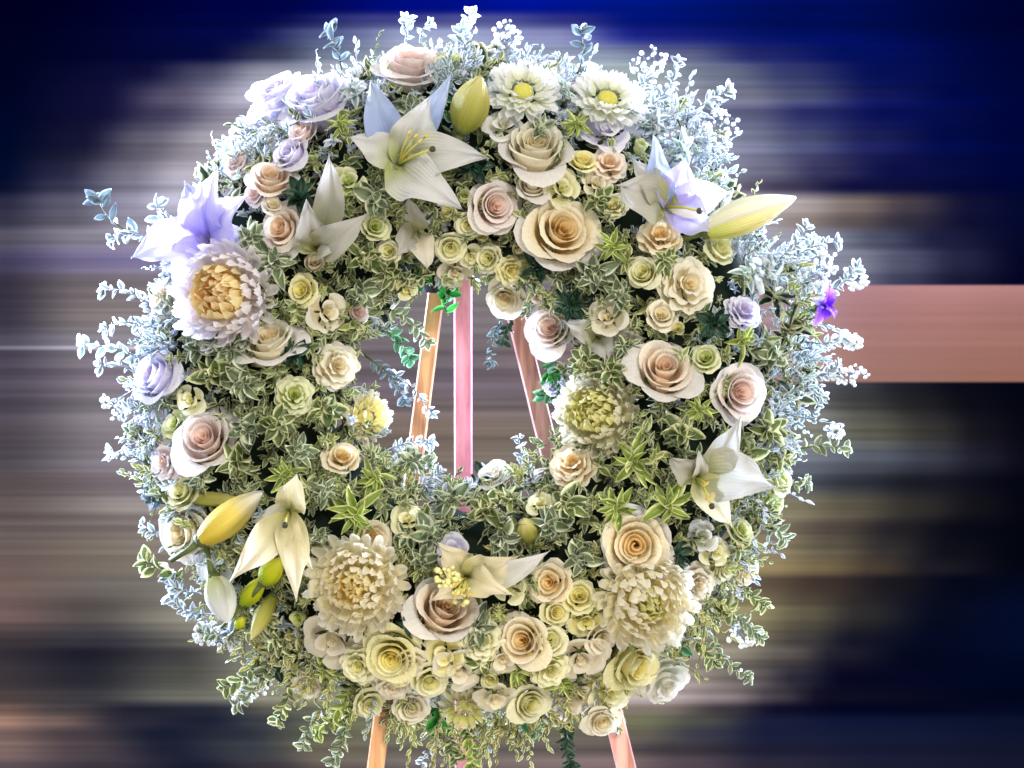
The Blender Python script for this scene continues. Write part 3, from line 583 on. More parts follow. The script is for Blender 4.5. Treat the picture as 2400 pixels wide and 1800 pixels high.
lily(1560, 486, [(1464, 436, 66, .03, .12, .10, 'lilygrey'), (1540, 322, 34, .01, .10, .1, 'bluestrap'), (1606, 372, 48, .0, .1, .05, 'lilylilac'), (1712, 448, 46, -.01, .12, .05, 'white'), (1668, 540, 46, .0, .12, .10, 'lilylilac'), (1490, 376, 40, .02, .1, .1, 'lilygrey')], 'lilywhite', 'silver and lilac lily with a long dark-tipped pistil, upper right', .03,
     None, (1638, 494))
lily(1632, 1118, [(1736, 984, 36, .03, .12, .08, None), (1800, 1142, 62, .04, .12, .14, None), (1712, 1226, 40, .03, .12, .1, 'lilycream'), (1584, 1080, 40, .01, .1, .1, None), (1642, 1070, 20, .03, .1, .1, 'lilywhite')], 'lilygrey', 'grey-white lily with one broad petal pointing right, lower right ring', .04, [(1655, 1135), (1660, 1165)], (1668, 1185))
lily(678, 1200, [(548, 1350, 42, .05, .16, .12, None), (688, 1392, 36, .06, .12, .12, None), (722, 1322, 30, .045, .12, .12, None), (692, 1120, 38, .02, .1, .1, None), (600, 1220, 32, .02, .1, .1, 'lilygrey')], 'lilycream', 'tattered cream lily with three petals drooping down, lower left', .045, None, (668, 1230))
lily(1092, 1352, [(1180, 1390, 40, .05, .14, .10, None), (1206, 1308, 46, .03, .14, .1, None), (1284, 1294, 30, .03, .1, .05, 'lilywhite'), (1036, 1288, 40, .02, .1, .1, None), (1020, 1400, 30, .03, .1, .1, None)], 'lilycream', 'cream lily with veined petals at the lower centre of the ring', .035, [(1085, 1385), (1070, 1370), (1100, 1395), (1065, 1395)])
lily(1930, 718, [(1945, 668, 20, .02, .1, .0, None), (1958, 740, 18, .02, .1, .1, None), (1918, 758, 20, .02, .1, .1, None), (1905, 700, 14, .01, .1, .1, 'lilylilac')], 'violet', 'bright violet blossom on the right edge beside the pink streak', .05)
lily(1400, 790, [(1502, 792, 40, .02, .1, .1, None), (1330, 760, 30, .02, .1, .1, None), (1420, 840, 34, .02, .1, .1, None)], 'lilygrey', 'blurred grey lily petals above the peach cup-shaped rose', .0)
lily(980, 545, [(960, 468, 34, .02, .1, .1, None), (935, 590, 36, .02, .1, .1, None), (1000, 620, 34, .02, .1, .1, 'beige')], 'lilygrey', 'faded grey lily beside the dark tape above the hole', .0)

# ------------------------------------------------------------------ lily buds
def lily_bud(ax, ay, bx, by, Wd, mats, label, o0=.0, o1=.03, nm='lily_bud', cat='lily bud'):
    a = P(ax, ay, bulge(ax, ay)+o0); b = P(bx, by, bulge(ax, ay)+o1); d = b-a; Ln = d.length
    m = Matrix.Translation(a) @ d.normalized().to_track_quat('Z', 'Y').to_matrix().to_4x4() @ Matrix.Rotation(R_.uniform(0, 2), 4, 'Z')
    t = thing(nm, label, cat, m, 'lily buds in the wreath')
    W = Wd*S/2
    def fn(u, s):
        r = W*math.sin(PI*min(1, (.07+.93*u)**.9))**.7 if u < .999 else W*.05
        r = max(r, W*.06)*(1+.10*math.cos(s*PI)); an = s*1.2
        r *= 1-.16*math.exp(-(s/.1)**2)
        if u > .9: r *= 1+.35*(u-.9)*10*abs(s)
        return (r*math.cos(an), r*math.sin(an), u*Ln)
    v, f, us, vs = grid(fn, 14, 10); me = mesh('petal', v, f, PM['cream'], {'u': us, 'v': vs})
    for k in range(3): obj('petal', me, t, Matrix.Rotation(2*PI*k/3, 4, 'Z') @ Matrix.Scale(1-.02*k, 4), PM[mats[k % len(mats)]])
    cv2, cf2 = tube([(0, 0, -.003), (0, 0, .004), (0, 0, .010)], [W*.45, W*.55, W*.42], 8); obj('calyx', mesh('calyx', cv2, cf2, STEM), t)
    sv, sf = tube([(0, 0, .004), (0, 0, -.02), (.004, 0, -.05)], [W*.3, W*.2, W*.18], 8); obj('stem', mesh('stem', sv, sf, STEM), t)
    FLOWERS.append(((ax+bx)/2, (ay+by)/2, Wd*.5))
lily_bud(1650, 542, 1866, 462, 78, ['budcream', 'white'], 'long white lily bud pointing right from the upper right edge', .02, .05)
lily_bud(468, 1268, 618, 1152, 70, ['budyellow'], 'long yellow lily bud slanting up right at the lower left', .06, .08)
lily_bud(1082, 306, 1130, 178, 84, ['budolive'], 'fat olive-yellow lily bud at the top beside the white lily', .03, .05)
lily_bud(500, 1352, 534, 1462, 70, ['white', 'lilywhite'], 'white closed lily bud pointing down at the lower left', .05, .07)
lily_bud(616, 1365, 662, 1308, 50, ['lime'], 'lime-green bud under the tattered lily, upper of the two', .05, .07)
lily_bud(568, 1418, 622, 1352, 42, ['lime'], 'lime-green bud under the tattered lily, lower of the two', .05, .07)
lily_bud(556, 1470, 572, 1448, 26, ['lime'], 'smallest lime bud below the white closed bud', .04, .06)
lily_bud(1240, 1265, 1226, 1215, 52, ['budolive'], 'olive bud half buried in leaves below the hole', .0, .02)
lily_bud(420, 1165, 585, 1175, 34, ['budolive'], 'slender olive bud behind the long yellow lily bud', .01, .03)
lily_bud(640, 1395, 590, 1500, 40, ['budolive'], 'dull olive bud hanging beneath the lime buds', .01, .02)

# ------------------------------------------------------------------ chrysanthemums
def mum_petal(L, W, lift, curlin, cup, seed):
    """florets start on a dome: lift is the angle above the rim, the tip curls back towards the axis"""
    b = .42; bx, bz = b*math.cos(lift), .55*b*math.sin(lift)
    def fn(u, t):
        wv = W*(.55+.6*math.sin(PI*min(1, .1+.80*u))**.8)*(1 if u < .8 else math.sqrt(max(.08, 1-((u-.8)/.2)**2*.80)))
        an = lift*.92-.12+curlin*u*u; x = bx*(.3+.7*min(1, 1))+L*u*math.cos(an); z = bz+L*u*math.sin(an)
        return (x, t*wv, z+cup*W*t*t)
    v, f, us, vs = grid(fn, 8, 2); return mesh('petal', v, f, PM['cream'], {'u': us, 'v': vs})
def mum(px, py, Rpx, rings, label, tilt=(0, 0), out=.0, disc=None, wmul=1):
    n = normal(px, py, .5)+Vector((tilt[0], 0, tilt[1])); n.normalize(); sc = Rpx*S
    t = thing('chrysanthemum', label, 'chrysanthemum', frame(n, R_.uniform(0, 6), P(px, py, bulge(px, py)+out+.005)-n*.15*sc, sc), 'chrysanthemums set into the wreath')
    for k, (cnt, L, lift, cin, mt) in enumerate(rings):
        me = [mum_petal(L, .078*wmul, lift+.06*q, cin, .8, k) for q in (-1, 1)]
        for i in range(cnt):
            a = 2*PI*(i+.5*(k % 2))/cnt+R_.uniform(-.1, .1)
            obj('petal', me[i % 2], t, Matrix.Rotation(a, 4, 'Z') @ Matrix.Translation((0, 0, .012*k)) @ Matrix.Rotation(R_.uniform(-.12, .12), 4, 'Y') @ Matrix.Scale(R_.uniform(.88, 1.08), 4), PM[mt])
    v, f = [], []; big = len(rings) > 6
    for i in range(6):
        for j in range(14): v.append(((.46 if big else .3)*math.cos(j*PI/7)*math.cos(i*PI/11), (.46 if big else .3)*math.sin(j*PI/7)*math.cos(i*PI/11), (.36 if big else .2)*math.sin(i*PI/11)))
    for i in range(5):
        for j in range(14): f.append((i*14+j, i*14+(j+1) % 14, (i+1)*14+(j+1) % 14, (i+1)*14+j))
    f.append(tuple(70+j for j in range(14))); obj('core', mesh('core', v, f, PM[rings[-1][4]], {'u': [.3]*len(v), 'v': [0]*len(v)}), t)
    if disc:
        v, f = [], []
        for i in range(5):
            for j in range(12): v.append((.26*math.cos(j*PI/6)*math.cos(i*PI/9), .26*math.sin(j*PI/6)*math.cos(i*PI/9), .16+.14*math.sin(i*PI/9)))
        for i in range(4):
            for j in range(12): f.append((i*12+j, i*12+(j+1) % 12, (i+1)*12+(j+1) % 12, (i+1)*12+j))
        f.append(tuple(48+j for j in range(12))); obj('disc', mesh('disc', v, f, disc), t)
    obj('stem', STEMM, t); FLOWERS.append((px, py, Rpx))
def spider(o, i, c): return [(30, .56, -.12, .5, o), (30, .55, .10, .7, o), (28, .52, .32, .8, o), (25, .48, .54, .8, o), (21, .42, .76, .8, 'mumgold' if i == 'mumorange' else i), (16, .36, .98, .7, i), (13, .32, 1.14, .6, c), (9, .27, 1.32, .6, c), (5, .2, 1.48, .4, c)]
mum(522, 690, 132, spider('mumlilac', 'mumorange', 'mumorange'), 'white chrysanthemum with an orange heart on the left', (-.1, 0), .03)
mum(835, 1372, 124, spider('mumcream', 'mumcream', 'mumgold'), 'big cream chrysanthemum with golden heart at the lower left', (-.05, .05), .035)
mum(1515, 1408, 124, spider('mumcream', 'mumcream', 'mumlime'), 'big cream chrysanthemum at the lower right under the cream-gold rose', (.0, .1), .03)
mum(1398, 968, 108, spider('mumgrey', 'mumlime', 'mumlime'), 'dusty yellow-green chrysanthemum at the right of the hole', (-.1, .1), .005)
dz = [(20, .58, .0, .15, 'mumwhite'), (19, .54, .2, .25, 'mumwhite'), (16, .46, .42, .3, 'mumwhite'), (12, .34, .66, .3, 'mumwhite')]
mum(1226, 214, 88, dz, 'white daisy-like chrysanthemum with yellow-green eye, left of its twin', (0, .3), .02, SEED, 1.5)
mum(1424, 232, 92, dz, 'white daisy-like chrysanthemum with yellow-green eye, right of its twin', (.1, .35), .02, SEED, 1.5)
mum(862, 978, 66, [(16, .58, .0, .3, 'mumcream'), (15, .52, .3, .5, 'mumcream'), (11, .44, .6, .5, 'yellow'), (7, .34, 1.0, .4, 'yellow')], 'pale yellow chrysanthemum on the left rim of the hole', (.3, .1), .0, None, 1.5)
mum(1088, 1662, 66, [(18, .58, -.1, -.3, 'mumgrey'), (16, .54, .2, -.1, 'mumgrey'), (12, .46, .5, .2, 'mumlime'), (7, .36, .9, .3, 'mumlime')], 'dusty olive chrysanthemum drooping at the bottom centre', (0, -.45), .0, None, 1.3)
mum(1420, 1600, 64, [(18, .58, -.1, -.3, 'mumlime'), (16, .54, .2, -.1, 'mumgrey'), (12, .46, .5, .2, 'mumlime'), (7, .36, .9, .3, 'mumlime')], 'dusty olive chrysanthemum drooping above the right easel leg', (.05, -.4), .0, None, 1.2)
mum(395, 720, 56, [(16, .58, .0, .2, 'mumgrey'), (14, .5, .3, .3, 'mumlilac'), (9, .42, .7, .4, 'mumgrey')], 'small greyish chrysanthemum left of the orange-hearted one', (-.3, -.1), -.01, None, 1.3)

# ------------------------------------------------------------------ foliage
def leaf_mesh(W, fold, bend, seed, nu=6, nv=4):
    rr = random.Random(seed); ph = rr.uniform(0, 6)
    def fn(u, t):
        wv = W*math.sin(PI*min(1, .04+.96*u)**.9)**.85 if u < 1 else .0
        return (u, t*max(wv, .012), fold*W*t*t-bend*u*u+.05*W*math.sin(9*u+ph)*t)
    v, f, us, vs = grid(fn, nu, nv)
    e = [max(abs(t), 1-min(1, (1-u)*4), 0 if u > .25 else .0) for u, t in zip(us, vs)]
    return mesh('leaf', v, f, LM['var'], {'e': e})
LEAF = [leaf_mesh(.25, .7, .28, 1), leaf_mesh(.30, .9, .05, 2), leaf_mesh(.22, .5, .45, 3), leaf_mesh(.27, 1.1, -.15, 4), leaf_mesh(.33, .6, .3, 5)]
NARROW = [leaf_mesh(.16, .7, .25, 5), leaf_mesh(.18, .8, .05, 6), leaf_mesh(.15, .6, .4, 7)]
def leaf_at(t, p, d, n, size, mat, pool):
    d = d.normalized(); y = n.cross(d)
    if y.length < .05: y = d.orthogonal()
    y.normalize(); z = d.cross(y)
    m = Matrix((d, y, z)).transposed().to_4x4(); m.translation = p
    obj('leaf', R_.choice(pool), t, m @ Matrix.Scale(size, 4), LM[mat])
def sprig(bx, by, tx, ty, mat, label, nleaf=10, size=36, out=0.0, bow=.1, narrow=False, sway=.0, tipwhorl=4, group='leafy sprigs around the wreath'):
    a = P(bx, by, bulge(bx, by)*.75+out-.01); b = P(tx, ty, max(0, bulge(tx, ty)*.9)+out+sway)
    t = thing('leaf_sprig', label, 'sprig', Matrix.Translation(a), group)
    d = b-a; Ln = d.length; side = Vector((d.z, 0, -d.x)).normalized()*R_.choice((-1, 1)); pts = []
    for i in range(6):
        u = i/5; pts.append(d*u+side*(bow*Ln*math.sin(PI*u))+Vector((0, -.02*math.sin(PI*u), 0)))
    tv, tf = tube(pts, [.0017-.0002*i for i in range(6)], 5)
    obj('stem', mesh('stem', tv, tf, STEMB if mat in ('glow_white', 'glow_blue') else STEM), t)
    nleaf = int(nleaf*1.5); sz = size*S*(.70 if mat in ('glow_white', 'glow_blue') else .78); pool = NARROW if narrow else LEAF
    for i in range(nleaf):
        u = .18+.80*i/max(1, nleaf-1); x = u*5; k = min(4, int(x)); p = pts[k].lerp(pts[k+1], x-k); dd = (pts[k+1]-pts[k]).normalized()
        ang = i*2.4+R_.uniform(-.4, .4); sd = Vector((dd.z, 0, -dd.x)).normalized(); fw = Vector((0, -1, 0))
        q = dd*R_.uniform(.35, .9)+sd*math.cos(ang)+fw*math.sin(ang)*.6
        leaf_at(t, p, q, (fw+Vector((R_.uniform(-.8, .8), 0, R_.uniform(-.8, .8)))).normalized(), sz*R_.uniform(.7, 1.15), mat, pool)
    dd = (pts[5]-pts[4]).normalized(); sd = Vector((dd.z, 0, -dd.x)).normalized()
    for k in range(tipwhorl):
        an = (k-(tipwhorl-1)/2)*.75+R_.uniform(-.2, .2)
        leaf_at(t, pts[5], dd*math.cos(an)+sd*math.sin(an)+Vector((0, R_.uniform(-.4, .3), 0)), Vector((R_.uniform(-.6, .6), -1, R_.uniform(-.6, .6))).normalized(), sz*R_.uniform(.75, 1.1), mat, pool)
def rosette(px, py, Rpx, mat, label, out=.022, n=15, narrow=False, tilt=(0, 0)):
    nn = (normal(px, py, .5)+Vector((tilt[0]+R_.uniform(-.2, .2), 0, tilt[1]+R_.uniform(-.2, .2)))).normalized()
    c = P(px, py, bulge(px, py)+out)
    m = frame(nn, R_.uniform(0, 6), c, Rpx*S)
    t = thing('leaf_rosette', label, 'sprig', m, 'leaf rosettes tucked between the flowers')
    tv, tf = tube([(0, 0, .02), (0, 0, -.5), (0, .06, -1.3)], [.04, .05, .06], 5); obj('stem', mesh('stem', tv, tf, STEM), t)
    for i in range(n):
        k = i/n; a = i*2.4+R_.uniform(-.25, .25); el = .05+1.1*k**1.4+R_.uniform(-.3, .3); L = (.92-.48*k)*R_.uniform(.7, 1.15)
        q = Vector((math.cos(a)*math.cos(el), math.sin(a)*math.cos(el), math.sin(el)))
        leaf_at(t, Vector((R_.uniform(-.12, .12), R_.uniform(-.12, .12), -.2+.3*k)), q, Vector((R_.uniform(-.5, .5), R_.uniform(-.5, .5), 1)).normalized(), L, mat, NARROW if narrow else LEAF)
def twig(bx, by, tx, ty, label, n=7, white=True, out=0.0, spread=.45, seed=0, budr=5.5):
    rr = random.Random(seed); a = P(bx, by, bulge(bx, by)*.75+out); b = P(tx, ty, bulge(tx, ty)*.8+out); d = b-a; Ln = d.length
    t = thing('twig_spray', label, 'sprig', Matrix.Translation(a), 'thin budded twigs around the wreath'); sd = Vector((d.z, 0, -d.x)).normalized()
    V, F, B, BF = [], [], [], []
    def add(pts, r, n=4):
        tv, tf = tube(pts, r, n); o = len(V); V.extend(tv); F.extend([tuple(i+o for i in q) for q in tf])
    ends = []
    cv = rr.uniform(-.12, .12)
    path = lambda u: d*u+sd*(cv*Ln*math.sin(PI*u))
    add([path(0), path(.35), path(.7), path(1)], [.0013, .0011, .0009, .0006]); ends.append(path(1))
    for i in range(n):
        u = .25+.7*i/n; p = path(u); s = 1 if i % 2 else -1; L = Ln*rr.uniform(.18, spread)*(1.1-u*.6)
        q = (d.normalized()*rr.uniform(.5, 1.1)+sd*s*rr.uniform(.5, 1)+Vector((0, rr.uniform(-.6, .5), 0))).normalized()
        e = p+q*L; add([p, p+q*L*.5+Vector((0, 0, .003)), e], [.0008, .0007, .0005]); ends.append(e)
        for k in range(3):
            g = p+q*L*rr.uniform(.4, .95); h = g+Vector((rr.uniform(-1, 1), rr.uniform(-1, 1), rr.uniform(-1, 1))).normalized()*.009; add([g, h], [.0005, .0004], 3); ends.append(h)
    stem = obj('stem', mesh('stem', V, F, STEMB if white else STEM), t)
    bl = []
    for e in ends:
        r = budr*S*rr.uniform(.6, 1.25); q = Vector((rr.uniform(-1, 1), rr.uniform(-1, 1), rr.uniform(-1, 1))).normalized(); bl.append(Matrix.Translation(e) @ q.to_track_quat('Z', 'Y').to_matrix().to_4x4() @ Matrix.Scale(r, 4))
    for mm in bl: obj('bud', BUDM, t, mm, BUDW if white else BUDY)
bv, bf = tube([(0, 0, -1.2), (0, 0, -.6), (0, 0, .2), (0, 0, 1.0)], [.35, .85, 1.0, .35], 6); BUDM = mesh('bud', bv, bf, BUDW)

for a in [
 (800, 165, 772, 78, 'slate', 'dim slate-grey sprig rising at the top left, left of the blue leaves', 6, 44),
 (950, 100, 952, 46, 'glow_blue', 'glow-blued leaf sprig topping the blush-white rose', 5, 40),
 (985, 100, 1010, 56, 'glow_blue', 'small glow-blued sprig right of the topmost blue leaves', 4, 30),
 (1075, 130, 1108, 34, 'glow_blue', 'pale blue-green sprig reaching the picture top', 9, 38),
 (1110, 160, 1090, 62, 'glow_white', 'glow-whitened sprig just left of the thin bluish twig at the top', 9, 34),
 (1345, 190, 1362, 76, 'slate', 'blue-grey leaf sprig standing between the white starry blossoms', 5, 46),
 (1500, 270, 1592, 146, 'glow_white', 'glow-whitened arching sprig at the upper right, highest of three', 12, 36),
 (1590, 320, 1706, 214, 'glow_white', 'glow-whitened sprig with drooping tip leaves, upper right, second highest', 12, 40),
 (1560, 400, 1664, 320, 'glow_white', 'glow-whitened sprig curling above the silver lily', 12, 34),
 (1630, 440, 1702, 338, 'glow_white', 'glow-whitened sprig at the right above the long white bud', 10, 32),
 (1450, 250, 1520, 170, 'glow_white', 'glow-whitened sprig behind the right white daisy', 10, 34),
 (1790, 620, 1892, 528, 'glow_white', 'glow-whitened sprig below the tip of the long white bud', 12, 34),
 (1820, 640, 1962, 566, 'glow_white', 'glow-whitened sprig reaching right under the long white bud', 12, 34),
 (1880, 700, 2010, 628, 'glow_white', 'glow-whitened sprig above the pink streak, far right', 12, 36),
 (1860, 640, 1910, 560, 'glow_blue', 'glow-blued sprig in the dense right cluster under the white bud', 10, 34),
 (1880, 800, 1982, 790, 'glow_blue', 'glow-blued sprig under the violet blossom', 9, 32),
 (1850, 770, 1900, 720, 'lime', 'bright green leaf tuft left of the violet blossom', 5, 34),
 (1860, 880, 1960, 862, 'glow_white', 'glow-whitened sprig across the lower edge of the pink streak', 10, 32),
 (1850, 1060, 1980, 1052, 'grey', 'grey-green sprig with a pale end leaf on the right edge', 9, 36),
 (1850, 1000, 1925, 930, 'glow_white', 'dull glow-whitened sprig on the right below the pink streak', 8, 32),
 (1830, 1130, 1890, 1132, 'grey', 'grey-green sprig on the right edge beside the grey lily', 7, 34),
 (1790, 1230, 1840, 1262, 'grey', 'grey-green sprig curling off the right edge, lower half', 7, 40),
 (340, 560, 232, 472, 'slate', 'dark slate sprig pointing up left from the lilac lily', 5, 50),
 (420, 560, 370, 482, 'glow_white', 'frosted spiky sprig at the lilac lily\'s left flank', 5, 46),
 (370, 560, 262, 562, 'glow_white', 'glow-whitened sprig left of the lilac lily, pointing sideways', 9, 38),
 (380, 740, 246, 676, 'glow_white', 'glow-whitened sprig left of the small greyish chrysanthemum', 9, 38),
 (390, 780, 250, 768, 'glow_white', 'glow-whitened sprig on the left above the longest one', 8, 36),
 (360, 860, 196, 812, 'glow_blue', 'longest glow-blued sprig reaching far left at mid height', 10, 42),
 (380, 900, 236, 858, 'glow_white', 'glow-whitened sprig drooping below the longest icy one', 7, 38),
 (350, 960, 286, 964, 'glow_white', 'dense glow-whitened sprig left of the greenish spray rose', 12, 34),
 (350, 1000, 300, 1010, 'grey', 'grey sprig at the left edge above the blush rose', 10, 32),
 (350, 1090, 258, 1062, 'glow_blue', 'glow-blued two-fingered sprig at the left edge beside frilly pink flower', 7, 36),
 (390, 1180, 342, 1150, 'slate', 'slate sprig left of the pale lemon spray rose', 8, 34),
 (400, 1240, 332, 1228, 'glow_white', 'glow-whitened sprig left of the lower left cream rose', 6, 32),
 (430, 1360, 344, 1318, 'var', 'green sprig ending in a rounded leaf, lower left edge', 5, 50),
 (470, 1390, 392, 1352, 'glow_white', 'glow-whitened sprig below the lower left cream rose', 12, 36),
 (500, 1440, 400, 1400, 'glow_white', 'glow-whitened sprig at the lower left edge beside the white bud', 12, 36),
 (560, 1470, 470, 1480, 'grey', 'thin grey sprig below the white closed bud', 9, 30),
 (620, 1520, 530, 1610, 'var', 'variegated sprig hanging at lower left, outermost', 13, 36),
 (640, 1520, 556, 1650, 'grey', 'grey-green sprig hanging at lower left, longer one', 14, 34),
 (680, 1540, 650, 1690, 'var', 'variegated sprig hanging beside the beige open flower', 14, 34),
 (700, 1500, 620, 1580, 'dark', 'dark sprig behind the lower left hanging leaves', 10, 40),
 (830, 1560, 742, 1720, 'lime', 'yellow-green sprig hanging left of the left easel leg', 16, 38),
 (840, 1590, 800, 1690, 'lime', 'lime sprig hugging the left easel leg', 12, 36),
 (810, 1660, 780, 1786, 'grey', 'grey-green sprig hanging lowest left of the left leg', 12, 34),
 (780, 1640, 712, 1746, 'grey', 'grey-green sprig trailing at the bottom left', 10, 32),
 (1080, 1690, 1108, 1792, 'lime', 'yellow-green sprig trailing down the rear easel leg', 14, 34),
 (1060, 1720, 1070, 1780, 'var', 'short variegated sprig left of the rear leg\'s lower end', 10, 32),
 (1050, 1720, 990, 1786, 'glow_white', 'glow-whitened wisp at the bottom, left of the rear leg', 7, 28),
 (1340, 1660, 1336, 1790, 'dark', 'dark green sprig dangling straight down between the easel legs', 16, 32),
 (1200, 1640, 1256, 1712, 'jade', 'jade-green sprig at the bottom right of the olive chrysanthemum', 9, 34),
 (1030, 1640, 1036, 1712, 'emerald', 'vivid green leaves at the bottom, left of the olive chrysanthemum', 5, 46),
 (1420, 1660, 1450, 1730, 'glow_white', 'glow-whitened sprig beside the right easel leg', 8, 32),
 (1660, 1480, 1752, 1586, 'grey', 'grey-green sprig trailing off the lower right, longest', 11, 30),
 (1700, 1440, 1780, 1492, 'grey', 'grey-green sprig on the lower right edge above the longest', 10, 32),
 (1600, 1490, 1560, 1580, 'jade', 'jade sprig above the white frilled flower, lower right', 9, 38),
 (1620, 1500, 1672, 1550, 'var', 'variegated sprig beside the white frilled flower', 9, 36),
 (1720, 1380, 1790, 1420, 'var', 'variegated sprig under the golden edge blossom', 9, 34),
 (870, 850, 1012, 968, 'glow_white', 'bluish sprig dangling into the hole across the left leg', 13, 28),
 (850, 830, 950, 940, 'slate', 'slate sprig dangling into the hole\'s left side', 12, 30),
 (900, 1060, 1012, 1040, 'glow_white', 'frosted sprig at the hole\'s lower left, touching the left leg', 13, 32),
 (920, 1110, 1010, 1080, 'grey', 'grey sprig along the hole\'s lower left rim', 12, 34),
 (1000, 1150, 1030, 1108, 'glow_white', 'frosted sprig left of the pink leg\'s foot in the hole', 10, 30),
 (1120, 1160, 1130, 1110, 'dark', 'dark leaf pair in front of the white flower in the hole', 5, 40),
 (1200, 1140, 1216, 1028, 'glow_white', 'glow-whitened upright sprig between the pink and right legs', 11, 26),
 (1050, 740, 1052, 690, 'emerald', 'vivid green leaves beside the pink leg near its top', 5, 44),
 (985, 690, 990, 650, 'emerald', 'vivid green leaf left of the dark tape', 4, 34),
 (1300, 830, 1286, 925, 'jade', 'jade leaf tuft hanging under the hole\'s blush rose', 9, 44),
 (1290, 840, 1320, 920, 'emerald', 'vivid green tuft right of the right leg in the hole', 7, 40),
 (1190, 730, 1150, 850, 'slate', 'dull sprig hanging at the hole\'s upper right, left of the right leg', 11, 26),
 (1210, 740, 1180, 800, 'dark', 'dark sprig hanging over the top of the right leg', 9, 28),
 (880, 760, 960, 840, 'jade', 'jade sprig at the hole\'s upper left', 12, 34),
 (900, 720, 1000, 800, 'grey', 'grey sprig crossing the left leg at the hole\'s top', 12, 32),
 (1060, 330, 1040, 180, 'jade', 'jade leaf shoot behind the olive lily bud', 6, 46),
 (560, 380, 520, 330, 'glow_blue', 'glow-blued sprig above the pale pink edge spray rose', 7, 34),
]: sprig(*a)
for i, a in enumerate([
 (1190, 150, 1182, 50, 'thin bluish budded twig standing at the top centre', 8), (1150, 180, 1215, 100, 'short bluish budded twig right of the top centre twig', 7),
 (560, 370, 562, 282, 'bunch of white buds at the upper left edge', 12), (1940, 800, 2016, 800, 'pale twig poking out across the pink streak, upper', 8),
 (1930, 880, 2018, 868, 'pale twig poking out across the pink streak, lower', 10), (1960, 660, 2026, 668, 'pale twig at the top edge of the pink streak', 7),
 (1620, 360, 1700, 260, 'budded twig between the upper right frosted sprigs', 10), (1480, 260, 1560, 130, 'budded twig beside the highest frosted sprig', 10),
 (1700, 1440, 1760, 1510, 'budded twig at the lower right edge', 8), (480, 1440, 470, 1500, 'budded twig at the lower left edge', 8),
 (560, 1500, 480, 1490, 'budded twig under the lower left frosted sprigs', 7), (1010, 440, 1070, 500, 'white-budded twig left of the pinkish rose', 10),
 (1000, 480, 1040, 540, 'white-budded twig over the dark tape', 10), (1250, 260, 1330, 230, 'budded twig between the two white daisies', 12),
 (1290, 300, 1420, 290, 'budded twig under the white daisies', 14), (1500, 330, 1580, 250, 'budded twig right of the right daisy', 14),
 (830, 250, 840, 170, 'white-budded twig left of the blush-white top rose', 14), (860, 340, 800, 220, 'white-budded twig behind the white lily\'s left petal', 14),
 (650, 1560, 560, 1640, 'budded twig in the lower left hanging leaves', 10), (1850, 700, 1940, 600, 'budded twig in the right frosted cluster', 14),
 (1930, 1000, 1975, 1010, 'little twig right of the blush rose at the edge', 6), (300, 960, 240, 938, 'faint twig at the far left edge', 4),
]): twig(*a, seed=i+50)
twig(1060, 1400, 1050, 1340, 'yellow budded twig lying over the lower centre lily', 10, False, .07, .7, 99, 6.5)
twig(1060, 1440, 1090, 1370, 'second yellow budded twig beside the peach-cream bottom rose', 9, False, .07, .7, 98, 6.5)

